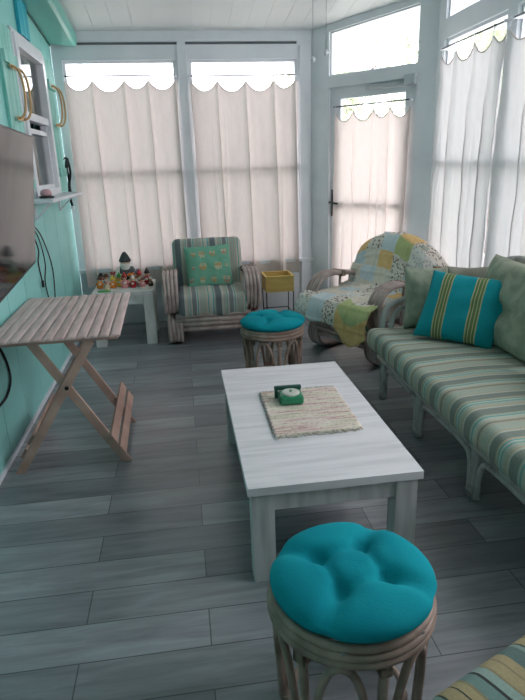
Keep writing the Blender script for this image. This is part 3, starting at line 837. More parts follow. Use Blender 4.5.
# ------------------------------------------------------------------ stools with tufted round pads
def stool(loc, rz, label):
    t = thing('rattan_stool', label, 'stool', loc, rz, 'round rattan stools')
    rg = []
    for k, (rr, zz) in enumerate(((.212, .440), (.217, .418), (.218, .397))):
        m = MB(); m.tube([(rr*cos(2*pi*i/40), rr*sin(2*pi*i/40), zz) for i in range(40)], .0125, 9, closed=True); m.build('ring', RATTAN2, t)
    m = MB(); m.tube([(.16*cos(2*pi*i/30), .16*sin(2*pi*i/30), .075) for i in range(30)], .010, 8, closed=True)
    m.build('stretcher_ring', RATTAN2, t)
    m = MB()
    for k in range(7):
        y = -.18+.06*k; h = sqrt(.212**2-y*y); m.box(-h, h, y-.017, y+.017, .425, .437, .003)
    build_parts(m, 'seat_slat', GRAYRAT, t)
    for k in range(6):
        a = 2*pi*k/6-pi/2
        m = MB(); P = [(.205*cos(a), .205*sin(a), .38), (.197*cos(a), .197*sin(a), .2), (.19*cos(a), .19*sin(a), 0.012)]
        m.tube(smoothpath(P, 5), .0135, 8); m.lathe([(0, 0), (.016, 0), (.016, .014), (0, .014)], 10, (.19*cos(a), .19*sin(a), 0)); lg = m.build('leg', RATTAN2, t)
        m = MB(); m.box(-.016, .016, -.016, .016, .345, .375, .004, Matrix.Translation((.203*cos(a), .203*sin(a), 0)) @ Matrix.Rotation(a, 4, 'Z')); m.build('binding', RATBIND, lg)
        m = MB(); P = []
        for i in range(15):
            q = i/14; b = a+.085+(pi/3-.17)*q; z = .03+.34*(1-abs(2*q-1)**2.6); rr = .193+.014*z/.345
            P.append((rr*cos(b), rr*sin(b), z))
        m.tube(P, .0115, 8); m.build('arch', RATTAN2, t)
    return t
def pad(loc, rz, label, R=.223):
    m = MB(); T = .043; na, nr = 72, 22; tuft = [(.095, pi/4+k*pi/2) for k in range(4)]
    def top(r, a, sgn):
        ca = min(abs((a-t+pi) % (2*pi)-pi) for _, t in tuft)
        q = r/R
        h = T*(max(0, 1-q**5))**.5*(.80+.20*q*q)
        if sgn > 0:
            x, y = r*cos(a), r*sin(a)
            d = min(hypot(x-tr*cos(ta), y-tr*sin(ta)) for tr, ta in tuft)
            h -= .026*exp(-(d/.020)**2)+.012*exp(-(d/.045)**2)
            w = .014+.02*q
            cr = exp(-(ca*r/w)**2)*max(0, min(1, (r-.085)/.03))*(1-q**3*.35)
            h -= .023*cr
            # creases joining neighbouring tufts
            for k in range(4):
                x0, y0 = .095*cos(tuft[k][1]), .095*sin(tuft[k][1]); x1, y1 = .095*cos(tuft[(k+1) % 4][1]), .095*sin(tuft[(k+1) % 4][1])
                dx, dy = x1-x0, y1-y0; s = max(0, min(1, ((x-x0)*dx+(y-y0)*dy)/(dx*dx+dy*dy)))
                e = hypot(x-x0-s*dx, y-y0-s*dy); h -= .013*exp(-(e/.014)**2)
            h += .012*(1-q*q)
            h = max(h, .004)
        return sgn*h
    rows = {}
    for sgn in (1, -1):
        c = m.bm.verts.new((0, 0, top(0, 0, sgn))) ; prev = [c]
        for j in range(1, nr+1):
            q = (j/nr); r = R*(1-(1-q)**1.35)
            ring = []
            for i in range(na):
                a = 2*pi*i/na; ca = min(abs((a-t+pi) % (2*pi)-pi) for _, t in tuft)
                ro = r*(1-.03*exp(-(ca/.13)**2)*(r/R)**3)
                if j == nr and sgn == -1: ring.append(rim[i]); continue
                ring.append(m.bm.verts.new((ro*cos(a), ro*sin(a), top(r, a, sgn) if j < nr else 0)))
            for i in range(na):
                p = (prev[i % len(prev)], prev[(i+1) % len(prev)], ring[(i+1) % na], ring[i]); p = list(dict.fromkeys(p))
                f = m.bm.faces.new(p if sgn < 0 else p); f.smooth = True
            prev = ring
        if sgn == 1: rim = prev
    o = m.build('seat_pad', TURQ, None, None, loc, (0, 0, rz))
    return tag(o, label, 'cushion', 'turquoise tufted stool pads')
stool((.388, 1.245, 0), radians(8), 'round rattan stool in the foreground, in front of the coffee table')
stool((.60, 3.91, 0), radians(4), 'round rattan stool standing between the coffee table and the striped armchair')
pad((.39, 1.24, .481), radians(12), 'turquoise tufted round pad on the foreground stool')
pad((.602, 3.90, .481), radians(20), 'turquoise tufted round pad on the far stool, in front of the striped armchair', .232)

# ------------------------------------------------------------------ coffee table
ct = thing('coffee_table', 'long whitewashed wooden coffee table in the middle of the grey floor', 'table', (.507, 2.455, 0))
tw, td, thh = .674, 1.29, .4255
m = MB()
for k in range(5):
    y0 = -td/2+td*k/5; m.box(-tw/2, tw/2, y0+.0004, y0+td/5-.0004, thh-.034, thh, .0015)
m.build('tabletop', WASHED, ct)
m = MB()
m.box(-tw/2+.09, tw/2-.09, -td/2+.025, -td/2+.045, thh-.115, thh-.035, .002); m.box(-tw/2+.09, tw/2-.09, td/2-.045, td/2-.025, thh-.115, thh-.035, .002)
m.box(-tw/2+.025, -tw/2+.045, -td/2+.09, td/2-.09, thh-.115, thh-.035, .002); m.box(tw/2-.045, tw/2-.025, -td/2+.09, td/2-.09, thh-.115, thh-.035, .002)
m.build('apron', WASHLEG, ct)
for sx in (-1, 1):
    for sy in (-1, 1):
        m = MB(); cx = sx*(tw/2-.058); cy = sy*(td/2-.058); m.box(cx-.043, cx+.043, cy-.043, cy+.043, 0, thh-.034, .003); m.build('leg', WASHLEG, ct)

# woven rag mat
RAG = None
def rag_mat():
    m, nt, b = newmat('rag_weave'); b.inputs['Roughness'].default_value = .95; b.inputs['Specular IOR Level'].default_value = .1
    mp = mapping(nt, (2.5, 30, 1)); n = N(nt, 'ShaderNodeTexNoise'); n.inputs['Scale'].default_value = 1; n.inputs['Detail'].default_value = 2; nt.links.new(mp.outputs[0], n.inputs['Vector'])
    r = ramp(nt, [(.0, rgb(150, 170, 140)), (.38, rgb(206, 196, 178)), (.46, rgb(222, 214, 198)), (.54, rgb(218, 196, 190)), (.60, rgb(196, 160, 156)), (.66, rgb(224, 214, 200)), (.74, rgb(200, 180, 120))])
    nt.links.new(n.outputs['Fac'], r.inputs['Fac'])
    mp2 = mapping(nt, (55, 75, 1)); n2 = N(nt, 'ShaderNodeTexNoise'); n2.inputs['Scale'].default_value = 1; n2.inputs['Detail'].default_value = 1; nt.links.new(mp2.outputs[0], n2.inputs['Vector'])
    r2 = ramp(nt, [(.30, (.32, .28, .26, 1)), (.42, (1, 1, 1, 1))]); nt.links.new(n2.outputs['Fac'], r2.inputs['Fac'])
    mx = N(nt, 'ShaderNodeMix', data_type='RGBA', blend_type='MULTIPLY'); mx.inputs['Factor'].default_value = .45
    nt.links.new(r.outputs['Color'], mx.inputs['A']); nt.links.new(r2.outputs['Color'], mx.inputs['B']); nt.links.new(mx.outputs['Result'], b.inputs['Base Color'])
    bump(nt, b, n2.outputs['Fac'], .5, .01); return m
RAG = rag_mat()
rg = thing('table_mat', 'cream and pink woven rag mat with frayed edges on the coffee table', 'mat', (.535, 2.45, thh), radians(1))
m = MB(); nx_, ny_ = 50, 64; wq, hq = .39, .50
g = [[None]*(nx_+1) for _ in range(ny_+1)]; g2 = [[None]*(nx_+1) for _ in range(ny_+1)]
for j in range(ny_+1):
    for i in range(nx_+1):
        x = -wq/2+wq*i/nx_; y = -hq/2+hq*j/ny_
        if i in (0, nx_): x += .004*sin(j*1.9)
        if j in (0, ny_): y += random.uniform(-.007, .007)
        x += .012*y/hq
        g[j][i] = m.bm.verts.new((x, y, .006+.0022*abs(sin(j*pi/2.0))+.0016*random.random())); g2[j][i] = m.bm.verts.new((x, y, .0006))
for j in range(ny_):
    for i in range(nx_):
        f = m.bm.faces.new((g[j][i], g[j][i+1], g[j+1][i+1], g[j+1][i])); f.smooth = True
        m.bm.faces.new((g2[j][i], g2[j+1][i], g2[j+1][i+1], g2[j][i+1]))
for j in range(ny_):
    m.bm.faces.new((g[j][0], g[j+1][0], g2[j+1][0], g2[j][0])); m.bm.faces.new((g[j][nx_], g2[j][nx_], g2[j+1][nx_], g[j+1][nx_]))
for i in range(nx_):
    m.bm.faces.new((g[0][i], g2[0][i], g2[0][i+1], g[0][i+1])); m.bm.faces.new((g[ny_][i], g[ny_][i+1], g2[ny_][i+1], g2[ny_][i]))
m.build('weave', RAG, rg)
FR = mat('fringe_thread', rgb(214, 206, 192), rgb(190, 180, 166), .95, (60, 60, 60))
for sg in (-1, 1):
    m = MB()
    for k in range(46):
        x = -wq/2+wq*(k+.5)/46+sg*.006; y = sg*hq/2; dx = random.uniform(-.006, .006)
        m.tube([(x, y-sg*.01, .006), (x+dx*.5, y+sg*.008, .006), (x+dx, y+sg*random.uniform(.012, .024), .004)], .0028, 5)
    m.build('fringe', FR, rg)
m = MB()
for k in range(40):
    y = -hq/2+hq*(k+.5)/40; m.ball((-wq/2+.012*y/hq-.001+.003*sin(k*2), y, .006), .0065, 1, 1, .8, 5)
m.build('side_cord', mat('side_thread', rgb(170, 162, 158), rgb(140, 132, 130), .95, (60, 60, 60)), rg)

# small green box with a round dial
gb = thing('trinket_box', 'small green box with a round pale dial and raised dark back on the rag mat', 'box', (.472, 2.545, thh+.0095), radians(-2))
m = MB(); m.cushion(.118, .10, .046, .014, 5, 0, None, Matrix.Translation((0, 0, .0232)), 3); m.build('body', GREENP, gb)
m = MB(); m.lathe([(0, .044), (.043, .044), (.045, .05), (.042, .055), (.030, .057), (0, .057)], 28, (0, -.002, 0)); dl = m.build('dial', DIALW, gb)
m = MB(); m.lathe([(0, .056), (.008, .056), (.008, .061), (0, .062)], 14, (0, -.002, 0)); m.build('dial_centre', GREENP, dl)
m = MB(); m.cushion(.136, .022, .022, .007, 4, 0, None, Matrix.Translation((-.006, .060, .052)), 2)
m.box(-.072, -.056, .050, .070, .001, .050, .003); m.box(.042, .058, .050, .070, .001, .050, .003); m.build('raised_back', GREEND, gb)

# ------------------------------------------------------------------ folding bamboo table
ft = thing('folding_table', 'split-bamboo folding table with crossed pine legs beside the teal wall', 'table', (-.682, 3.09, 0), radians(1.3))
TH = .757
m = MB()
for k in range(12):
    w = .664/12; x = -.332+w*(k+.5)
    y0, y1 = -.245, .80
    m.bm.verts.ensure_lookup_table()
    # half-round slats with node rings
    rings = []
    nn = 30
    for j in range(nn+1):
        y = y0+(y1-y0)*j/nn+(random.uniform(-.004, .004) if j in (0, nn) else 0)
        nd = max(exp(-((y-c)/.012)**2) for c in (y0+.16+.05*sin(k*2.1), y0+.47+.05*sin(k*1.3), y0+.80+.05*sin(k*3.3)))
        ring = []
        for q in range(9):
            a = pi*q/8; rr = w*.498
            ring.append(m.bm.verts.new((x+rr*cos(a)*(1+.03*nd), y, TH-.017+(.009+.002*nd)*sin(a)**.7)))
        rings.append(ring)
    for A, B in zip(rings, rings[1:]):
        for q in range(8):
            f = m.bm.faces.new((A[q], A[q+1], B[q+1], B[q])); f.smooth = True
        m.bm.faces.new((A[0], B[0], B[8], A[8]))
    m.bm.faces.new(rings[0]); m.bm.faces.new(rings[-1][::-1])
m.build('tabletop', BAMBOO, ft)
m = MB()
for yy in (-.19, -.13, .36, .42, .70): m.box(-.315, .315, yy-.02, yy+.02, TH-.04, TH-.0172, .002)
build_parts(m, 'batten', BWOOD, ft)
def leg(x0, z0, x1, z1, y, name='leg'):
    m = MB(); a = Vector((x0, y, z0)); b = Vector((x1, y, z1)); d = (b-a).normalized()
    nrm = Vector((d.z, 0, -d.x)); w = .023
    # board with its foot cut level with the floor
    def foot(s): return a+d*((-(a+nrm*s*w).z)/d.z)+nrm*s*w if z0 <= .001 else a+nrm*s*w
    P = [foot(-1), foot(1), b+nrm*w, b-nrm*w]
    v = [m.bm.verts.new(p+Vector((0, dy, 0))) for dy in (-.009, .009) for p in P]
    for f in ((0, 1, 2, 3), (7, 6, 5, 4), (0, 4, 5, 1), (1, 5, 6, 2), (2, 6, 7, 3), (3, 7, 4, 0)): m.bm.faces.new([v[i] for i in f])
    es = list(m.bm.edges); bmesh.ops.bevel(m.bm, geom=es, offset=.002, segments=1, affect='EDGES')
    return m.build(name, BWOOD, ft)
ox = .682
leg(-.392+ox, 0, -.80+ox, .717, -.172); leg(-.955+ox, 0, -.505+ox, .717, -.192)
leg(-.392+ox, 0, -.80+ox, .717, .335); leg(-.955+ox, 0, -.505+ox, .717, .355)
m = MB()
for yy in (-.206, .369): m.tube([(-.652+ox, yy-.004, .47), (-.652+ox, yy+.004, .47)], .011, 10)
build_parts(m, 'pivot_bolt', BLACK, ft)
def foot_slat(s0, ax, az, bx_, bz, y0, y1, sgn):
    a = Vector((ax, 0, az)); b = Vector((bx_, 0, bz)); d = (b-a).normalized(); nn_ = Vector((d.z, 0, -d.x))*sgn
    p = a+d*s0+nn_*.031
    m = MB(); m.bar((p.x, y0, p.z), (p.x, y1, p.z), .058, .014, tuple(nn_)); m.build('foot_slat', BWOOD, ft)
for s0 in (.085, .165): foot_slat(s0, -.392+ox, 0, -.80+ox, .717, -.22, .60, 1)
for s0 in (.10, .19): foot_slat(s0, -.955+ox, 0, -.505+ox, .717, -.17, .45, -1)

# ------------------------------------------------------------------ side table with figurines
et = thing('side_table', 'square white wooden side table with chunky legs in the back corner, crowded with figurines', 'table', (-.56, 5.40, 0))
m = MB(); m.box(-.265, .28, -.275, .275, .455, .50, .004); m.build('tabletop', TABW, et)
m = MB()
for s_ in (-1, 1): m.box(-.18, .18, s_*.235-.01, s_*.235+.01, .375, .455, .002); m.box(s_*.235-.01, s_*.235+.01, -.18, .18, .375, .455, .002)
m.build('apron', TABW, et)
for sx in (-1, 1):
    for sy in (-1, 1):
        m = MB(); m.box(sx*.228-.047, sx*.228+.047, sy*.224-.047, sy*.224+.047, 0, .455, .003); m.build('leg', TABW, et)

def P_(name, c, r=.6): return mat(name, c, None, r, (20, 20, 20))
RED = P_('red_paint', rgb(176, 40, 44), .4); ORG = P_('orange_paint', rgb(226, 132, 44), .4); YEL = P_('yellow_paint', rgb(226, 198, 70), .4); WHT = P_('white_glaze', rgb(226, 222, 214), .4)
PNK = P_('pink_paint', rgb(226, 150, 150), .4); SKIN = P_('skin_paint', rgb(224, 178, 150), .5); BRN = P_('brown_paint', rgb(96, 66, 50), .5); BLK = P_('black_paint', rgb(38, 38, 42), .4)
GRN = P_('green_paint', rgb(60, 160, 70), .4); CRM = P_('cream_paint', rgb(226, 208, 170), .5); GRY = P_('grey_paint', rgb(104, 108, 108), .5); BLU = P_('blue_paint', rgb(90, 120, 160), .4)
g = thing('garden_gnome', 'tall grey-hatted white-bearded gnome standing among the small figurines on the side table', 'gnome', (-.54, 5.50, .50))
m = MB(); m.lathe([(0, 0), (.068, 0), (.072, .02), (.066, .05), (.07, .10), (.074, .14), (.062, .18), (.04, .205), (0, .21)], 20, (0, 0, 0), 1, .8); m.build('coat', P_('gnome_coat', rgb(84, 88, 90)), g)
m = MB(); m.ball((0, -.003, .225), .043, 1, 1, 1.05); m.ball((0, -.046, .225), .011); m.ball((-.043, 0, .225), .011); m.ball((.043, 0, .225), .011); g.scale = (.88, .88, .9); hd = m.build('head', SKIN, g)
m = MB()
for sx in (-.016, .016): m.ball((sx, -.041, .238), .0055)
build_parts(m, 'eye', BLK, hd)
m = MB(); m.lathe([(.0, .10), (.022, .115), (.046, .16), (.054, .20), (.046, .225), (.02, .222), (0, .218)], 16, (0, -.028, 0), 1, .6); m.build('beard', WHT, g)
m = MB(); m.lathe([(0, .246), (.062, .238), (.066, .246), (.056, .268), (.042, .295), (.026, .32), (.01, .338), (0, .34)], 18, (0, 0, 0)); m.build('hat', P_('dark_hat', rgb(66, 70, 72)), g)
for sx in (-1, 1):
    m = MB(); m.tube(smoothpath([(sx*.062, 0, .175), (sx*.085, -.025, .13), (sx*.06, -.058, .10), (sx*.03, -.066, .105)], 4), [.02]*5+[.018]*4+[.015]*4, 10); ar = m.build('arm', WHT if sx < 0 else GRY, g)
    m = MB(); m.ball((sx*.028, -.067, .105), .016); m.build('hand', SKIN, ar)
    m = MB(); m.ball((sx*.034, -.045, .014), .03, .9, 1.5, .47); m.build('boot', BLK, g)

def figurine(x, y, s, coat, hat, label, kind=0, rz=0):
    t = thing('figurine', label, 'figurine', (x, y, .50), rz, 'small painted figurines on the side table')
    m = MB(); m.lathe([(0, 0), (.026*s, 0), (.03*s, .008*s), (.026*s, .03*s), (.022*s, .05*s), (.012*s, .062*s), (0, .064*s)], 14); m.build('body', coat, t)
    m = MB(); m.ball((0, 0, .074*s), .018*s); m.ball((0, -.018*s, .073*s), .0045*s); h = m.build('head', SKIN, t)
    m = MB()
    for sx in (-1, 1): m.ball((sx*.007*s, -.0165*s, .078*s), .0028*s)
    build_parts(m, 'eye', BLK, h)
    if kind == 0:
        m = MB(); m.lathe([(0, .082*s), (.021*s, .081*s), (.019*s, .09*s), (.008*s, .112*s), (0, .124*s)], 12)
    elif kind == 1:
        m = MB(); m.lathe([(0, .084*s), (.030*s, .083*s), (.030*s, .087*s), (.018*s, .089*s), (.015*s, .104*s), (0, .107*s)], 14)
    else:
        m = MB(); m.ball((0, .003*s, .083*s), .0185*s, 1, 1, .8); m.ball((-.016*s, 0, .098*s), .008*s); m.ball((.016*s, 0, .098*s), .008*s)
    m.build('hat', hat, t)
    m = MB()
    for sx in (-1, 1): m.tube([(sx*.02*s, 0, .052*s), (sx*.03*s, -.012*s, .036*s), (sx*.018*s, -.026*s, .032*s)], .0065*s, 7)
    build_parts(m, 'arm', coat, t)
    m = MB(); m.ball((0, -.022*s, .04*s), .010*s, 1.2, .6, 1); m.build('belly', WHT if coat is not WHT else RED, t)
for a in [(-.775, 5.36, 1.0, ORG, BRN, 'orange-coated figurine with a brown hat at the left front of the side table', 0, .2),
          (-.72, 5.42, 1.15, WHT, BRN, 'white figurine with a brown brimmed hat near the left of the side table', 1, -.2),
          (-.775, 5.50, 1.1, RED, BLK, 'red-coated figurine with a black brimmed hat at the far left of the side table', 1, .4),
          (-.655, 5.34, .95, ORG, YEL, 'orange figurine with a yellow pointed hat at the front of the side table', 0, 0),
          (-.695, 5.26, .8, CRM, PNK, 'small cream figurine with pink ears at the very front left of the side table', 2, .3),
          (-.60, 5.40, 1.1, YEL, GRN, 'yellow figurine with a green pointed hat below the gnome', 0, -.3),
          (-.545, 5.33, 1.2, PNK, RED, 'pink-coated figurine with a red pointed hat in the middle front of the side table', 0, .1),
          (-.485, 5.41, 1.15, CRM, ORG, 'cream figurine with an orange eared hat right of the gnome', 2, .2),
          (-.47, 5.31, 1.0, RED, WHT, 'red-coated figurine with a white pointed hat at the front right of the side table', 0, -.2),
          (-.415, 5.40, 1.25, WHT, RED, 'white figurine with a tall red pointed hat right of the middle of the side table', 0, .3),
          (-.345, 5.44, 1.3, RED, BLK, 'red-coated figurine with a black pointed hat at the right of the side table', 0, -.3),
          (-.385, 5.30, .85, PNK, BRN, 'small pink figurine with a brown brimmed hat at the right front of the side table', 1, 0),
          (-.67, 5.55, 1.1, YEL, RED, 'yellow figurine with a red eared hat behind, left of the gnome', 2, .2),
          (-.44, 5.54, 1.1, ORG, BLU, 'orange figurine with a blue pointed hat behind, right of the gnome', 0, .1),
          (-.31, 5.34, .8, BRN, WHT, 'small brown figurine with white ears at the right edge of the side table', 2, -.4)]: figurine(*a)
dsh = thing('saucer', 'small white saucer at the front right of the side table', 'dish', (-.355, 5.205, .50))
m = MB(); m.lathe([(0, 0), (.024, 0), (.04, .008), (.042, .012), (.036, .01), (.022, .004), (0, .004)], 20); m.build('dish', WHT, dsh)
lf = MB(); lf.lathe([(0, 0), (.04, 0), (.044, .005), (.03, .01), (0, .012)], 16, (0, 0, 0), 1.4, .7); lf = lf.build('green_dish', GRN, None, None, (-.72, 5.185, .5)); tag(lf, 'flat bright green dish at the left front edge of the side table', 'dish')

# ------------------------------------------------------------------ yellow box stand
ps = thing('plant_stand', 'yellow wooden box on a thin dark wire stand between the two armchairs', 'stand', (.925, 5.60, 0))
m = MB()
for (a, b, c, d) in ((-.14, .14, -.14, -.128), (-.14, .14, .128, .14), (-.14, -.128, -.128, .128), (.128, .14, -.128, .128)): m.box(a, b, c, d, .34, .485, .002)
for (a, b, c, d) in ((-.146, .146, -.146, -.122), (-.146, .146, .122, .146), (-.146, -.122, -.122, .122), (.122, .146, -.122, .122)): m.box(a, b, c, d, .485, .497, .002)
bx = m.build('box', YELBOX, ps)
m = MB(); m.box(-.128, .128, -.128, .128, .34, .43, .002); m.build('filling', YELIN, bx)
for sx in (-1, 1):
    for sy in (-1, 1):
        m = MB(); m.tube([(sx*.135, sy*.135, .34), (sx*.13, sy*.13, 0)], .0055, 7); m.build('leg', CORD, ps)
m = MB(); m.tube([(-.13, -.13, .12), (.13, -.13, .12), (.13, .13, .12), (-.13, .13, .12)], .005, 6, closed=True); m.build('stretcher', CORD, ps)

# ------------------------------------------------------------------ sofa
SY0, SY1 = 1.32, 3.56
so = thing('rattan_sofa', 'long whitewashed rattan sofa with a striped seat cushion along the curtained right wall', 'sofa', (1.58, (SY0+SY1)/2, 0))
oy = (SY0+SY1)/2; HX = 1.58
def lx(x): return x-HX
def ly(y): return y-oy
fx = lx(1.285); bxx = lx(1.98)
m = MB()
for zz in (.272, .315): m.tube([(fx, ly(SY0), zz), (fx, ly(SY1), zz)], .022, 9)
m.build('front_rail', GRAYRAT, so)
m = MB()
for zz in (.30,): m.tube([(bxx-.02, ly(SY0), zz), (bxx-.02, ly(SY1), zz)], .022, 9)
for yy in [SY0+.02+(SY1-SY0-.04)*k/9 for k in range(10)]: m.tube([(fx, ly(yy), .315), (bxx-.02, ly(yy), .30)], .014, 7)
m.build('seat_frame', GRAYRAT, so)
LEGS = [3.466, 2.875, 2.215, 1.56]
for yy in LEGS:
    for dy in (-.0145, .0145):
        m = MB(); m.tube([(fx, ly(yy+dy), .30), (fx-.004, ly(yy+dy), .15), (fx-.006, ly(yy+dy), .003)], .0155, 9); lg = m.build('leg', GRAYRAT, so)
    m = MB(); m.box(fx-.022, fx+.012, ly(yy)-.032, ly(yy)+.032, .035, .055, .006); m.build('binding', GRAYRAT, lg)
for yy in LEGS[::1]:
    m = MB(); m.tube([(bxx, ly(yy), .30), (bxx+.01, ly(yy), .004)], .024, 8); m.build('leg', GRAYRAT, so)
for a, b in zip(LEGS, LEGS[1:]):
    m = MB(); a2 = a-.042; b2 = b+.042; P = [(fx-.002, ly(a2), .02), (fx-.002, ly(a2), .12), (fx-.002, ly(a2-.015), .19), (fx-.002, ly(a2-.07), .228), (fx-.002, ly((a2+b2)/2), .236), (fx-.002, ly(b2+.07), .228), (fx-.002, ly(b2+.015), .19), (fx-.002, ly(b2), .12), (fx-.002, ly(b2), .02)]
    m.tube(smoothpath(P, 5), .0135, 8); m.build('arch', GRAYRAT, so)
for yy, nm in ((SY1+.0, 1), (SY0, -1)):
    m = MB()
    m.tube(smoothpath([(fx+.02, ly(yy), .30), (fx+.01, ly(yy), .46), (fx+.04, ly(yy), .60), (fx+.14, ly(yy), .655), (fx+.36, ly(yy), .67), (bxx, ly(yy), .70)], 5), .022, 9)
    m.build('arm', GRAYRAT, so); m = MB()
    m.tube(smoothpath([(fx+.07, ly(yy), .30), (fx+.07, ly(yy), .46), (fx+.10, ly(yy), .57), (fx+.18, ly(yy), .61), (fx+.36, ly(yy), .625), (bxx, ly(yy), .645)], 5), .018, 8)
    ar = m.build('arm_rail', GRAYRAT, so)
    m = MB()
    for k in range(4): m.tube([(fx+.17+k*.11, ly(yy), .30), (fx+.17+k*.11, ly(yy), .615)], .013, 7)
    build_parts(m, 'spindle', GRAYRAT, ar)
m = MB()
P = smoothpath([(bxx-.02, ly(SY1), .28), (bxx+.03, ly(SY1), .60), (bxx+.07, ly(SY1-.04), .86), (bxx+.08, ly(SY1-.16), .91), (bxx+.08, ly(SY1-.4), .945), (bxx+.08, ly(oy), .95), (bxx+.08, ly(SY0+.4), .945), (bxx+.08, ly(SY0+.16), .91), (bxx+.07, ly(SY0+.04), .86), (bxx+.03, ly(SY0), .60), (bxx-.02, ly(SY0), .28)], 6)
m.tube(P, .024, 9)
m.tube([(bxx+.04, ly(SY1-.02), .62), (bxx+.04, ly(SY0+.02), .62)], .018, 8)
for k in range(11):
    yy = SY1-.2-(SY1-SY0-.4)*k/10; m.tube([(bxx-.02, ly(yy), .30), (bxx+.08, ly(yy), .94)], .013, 7)
m.build('back_frame', GRAYRAT, so)
m = MB()
def sfn(p):
    p.z += .010*noise.noise(Vector((p.x*4, p.y*2.4, 1)))
    p.x += .014*noise.noise(Vector((p.y*3, p.z*4, 7)))
    return p
m.cushion(.72, SY1-SY0-.02, .148, .058, 14, .012, sfn, Matrix.Translation((lx(1.175)+.36, 0, .412)))
m.build('seat_cushion', STRY, so)

# loose cushions on the sofa
def tuft(p, u, v, side):
    if side > 0:
        d = hypot(u*.5, v*.5+.05); p.y += .035*exp(-(d/.10)**2)
        a = math.atan2(v+.1, u); p.y += .010*exp(-(d/.35)**2)*sin(a*7)
    return p
YAWR = -pi/2   # a pillow whose face looks at -x
pillow('sofa_cushion', 'large sage damask back cushion with a tucked middle behind the turquoise pillow', 'cushion', .74, .52, .19, SAGE, pose((1.845, 2.92, .725), YAWR, radians(14)), None, 30, .02, 11, tuft, 'sage damask back cushions')
pillow('sofa_cushion', 'sage damask back cushion cut by the right edge of the photo, nearest the camera', 'cushion', .68, .52, .19, SAGE, pose((1.79, 2.20, .725), YAWR, radians(14)), None, 30, .02, 12, tuft, 'sage damask back cushions')
pillow('sofa_cushion', 'sage damask cushion standing against the far sofa arm beside the quilted armchair', 'cushion', .28, .40, .15, SAGE, pose((1.545, 3.455, .685), radians(-12), radians(10)), None, 26, .02, 13, None, 'sage damask back cushions')
pillow('bolster', 'plain beige cushion in the far back corner of the sofa', 'cushion', .27, .40, .13, BEIGE, pose((1.80, 3.40, .685), radians(-20), radians(8)), None, 24, .015, 15)
pillow('throw_pillow', 'turquoise throw pillow with olive and cream stripes leaning at the far end of the sofa', 'pillow', .47, .42, .14, PILS, pose((1.61, 3.13, .69), radians(-42), radians(24), radians(3)), None, 34, .012, 16, lambda p, u, v, sd: Vector((p.x*(1+.05*(v+1))+.028*(v+1), p.y, p.z)))

# ------------------------------------------------------------------ striped ottoman near the camera
om = thing('ottoman', 'rattan ottoman with a tan and teal striped cushion, only its corner at the bottom right', 'ottoman', (.83, .80, 0), radians(23))
m = MB()
m.cushion(.62, .50, .13, .05, 10, .015, None, Matrix.Translation((0, 0, .36))); m.build('seat_cushion', STRO, om)
m = MB()
for zz in (.285, .245): m.tube([(-.27, -.21, zz), (.27, -.21, zz), (.27, .21, zz), (-.27, .21, zz)], .018, 8, closed=True)
for k in range(5): m.tube([(-.2+.1*k, -.21, .285), (-.2+.1*k, .21, .285)], .011, 7)
m.build('frame', RATTAN, om)
for sx in (-1, 1):
    for sy in (-1, 1):
        m = MB(); m.tube([(sx*.26, sy*.2, .25), (sx*.27, sy*.21, .003)], .02, 8); m.build('leg', RATTAN, om)

# ------------------------------------------------------------------ television
tv = thing('television', 'black flat television on the teal wall at the left edge, reflecting the curtains', 'television', (-.82, 3.36, 1.06), 0)
# local frame: +x is out of the screen after rotation
tv.rotation_euler = (0, radians(7), radians(5.4))
wT, hT = 1.18, .67
m = MB(); m.box(-.045, .0, -wT, 0, 0, hT, .004); m.box(-.085, -.045, -wT*.8, -wT*.2, .08, .5, .01); m.build('case', BLACK, tv)
m = MB(); m.box(-.002, .0012, -wT+.009, -.009, .016, hT-.009); m.build('screen', SCREEN, tv)
m = MB(); m.box(-.16, -.08, -wT*.55, -wT*.45, .28, .38, .006); m.box(-.20, -.15, -wT*.6, -wT*.4, .2, .46, .006); m.build('wall_mount', BLACK, tv)
def cord(label, pts, r=.0045, mt=CORD, plug=None):
    t = thing('power_cord', label, 'cord', pts[0], 0)
    p0 = Vector(pts[0]); m = MB(); m.tube(smoothpath([Vector(p)-p0 for p in pts], 7), r, 6); m.build('cable', mt, t)
    if plug:
        m = MB(); q = Vector(plug)-p0; m.box(q.x-.008, q.x+.008, q.y-.012, q.y+.012, q.z-.05, q.z, .004); m.build('plug', mt, t)
X0 = XL+.012
cord('black cord falling from behind the television, farthest right of the cords', [(X0, 4.0, 1.22), (X0, 4.25, 1.19), (X0, 4.44, 1.12), (X0, 4.60, .98), (X0, 4.70, .82), (X0, 4.68, .66), (X0, 4.60, .50)])
cord('black cord bending in the middle behind the folding table, next to the farthest right cord', [(X0+.004, 3.98, 1.20), (X0+.004, 4.22, 1.17), (X0, 4.38, 1.10), (X0, 4.46, .98), (X0, 4.48, .87), (X0, 4.40, .76), (X0, 4.44, .62), (X0, 4.50, .48)])
cord('short black cord ending in a loose plug below the television corner', [(X0+.002, 3.96, 1.17), (X0+.002, 4.18, 1.15), (X0, 4.28, 1.09), (X0+.005, 4.32, 1.0), (X0, 4.28, .92), (X0+.004, 4.30, .78)], .005, CORD, (X0+.006, 4.30, .79))
cord('thick black cord looping out of the left edge low on the teal wall', [(X0, 2.70, .86), (X0, 2.92, .80), (X0, 3.10, .69), (X0, 3.22, .54), (X0, 3.24, .42), (X0, 3.13, .36), (X0, 2.95, .365), (X0, 2.75, .40)], .007)

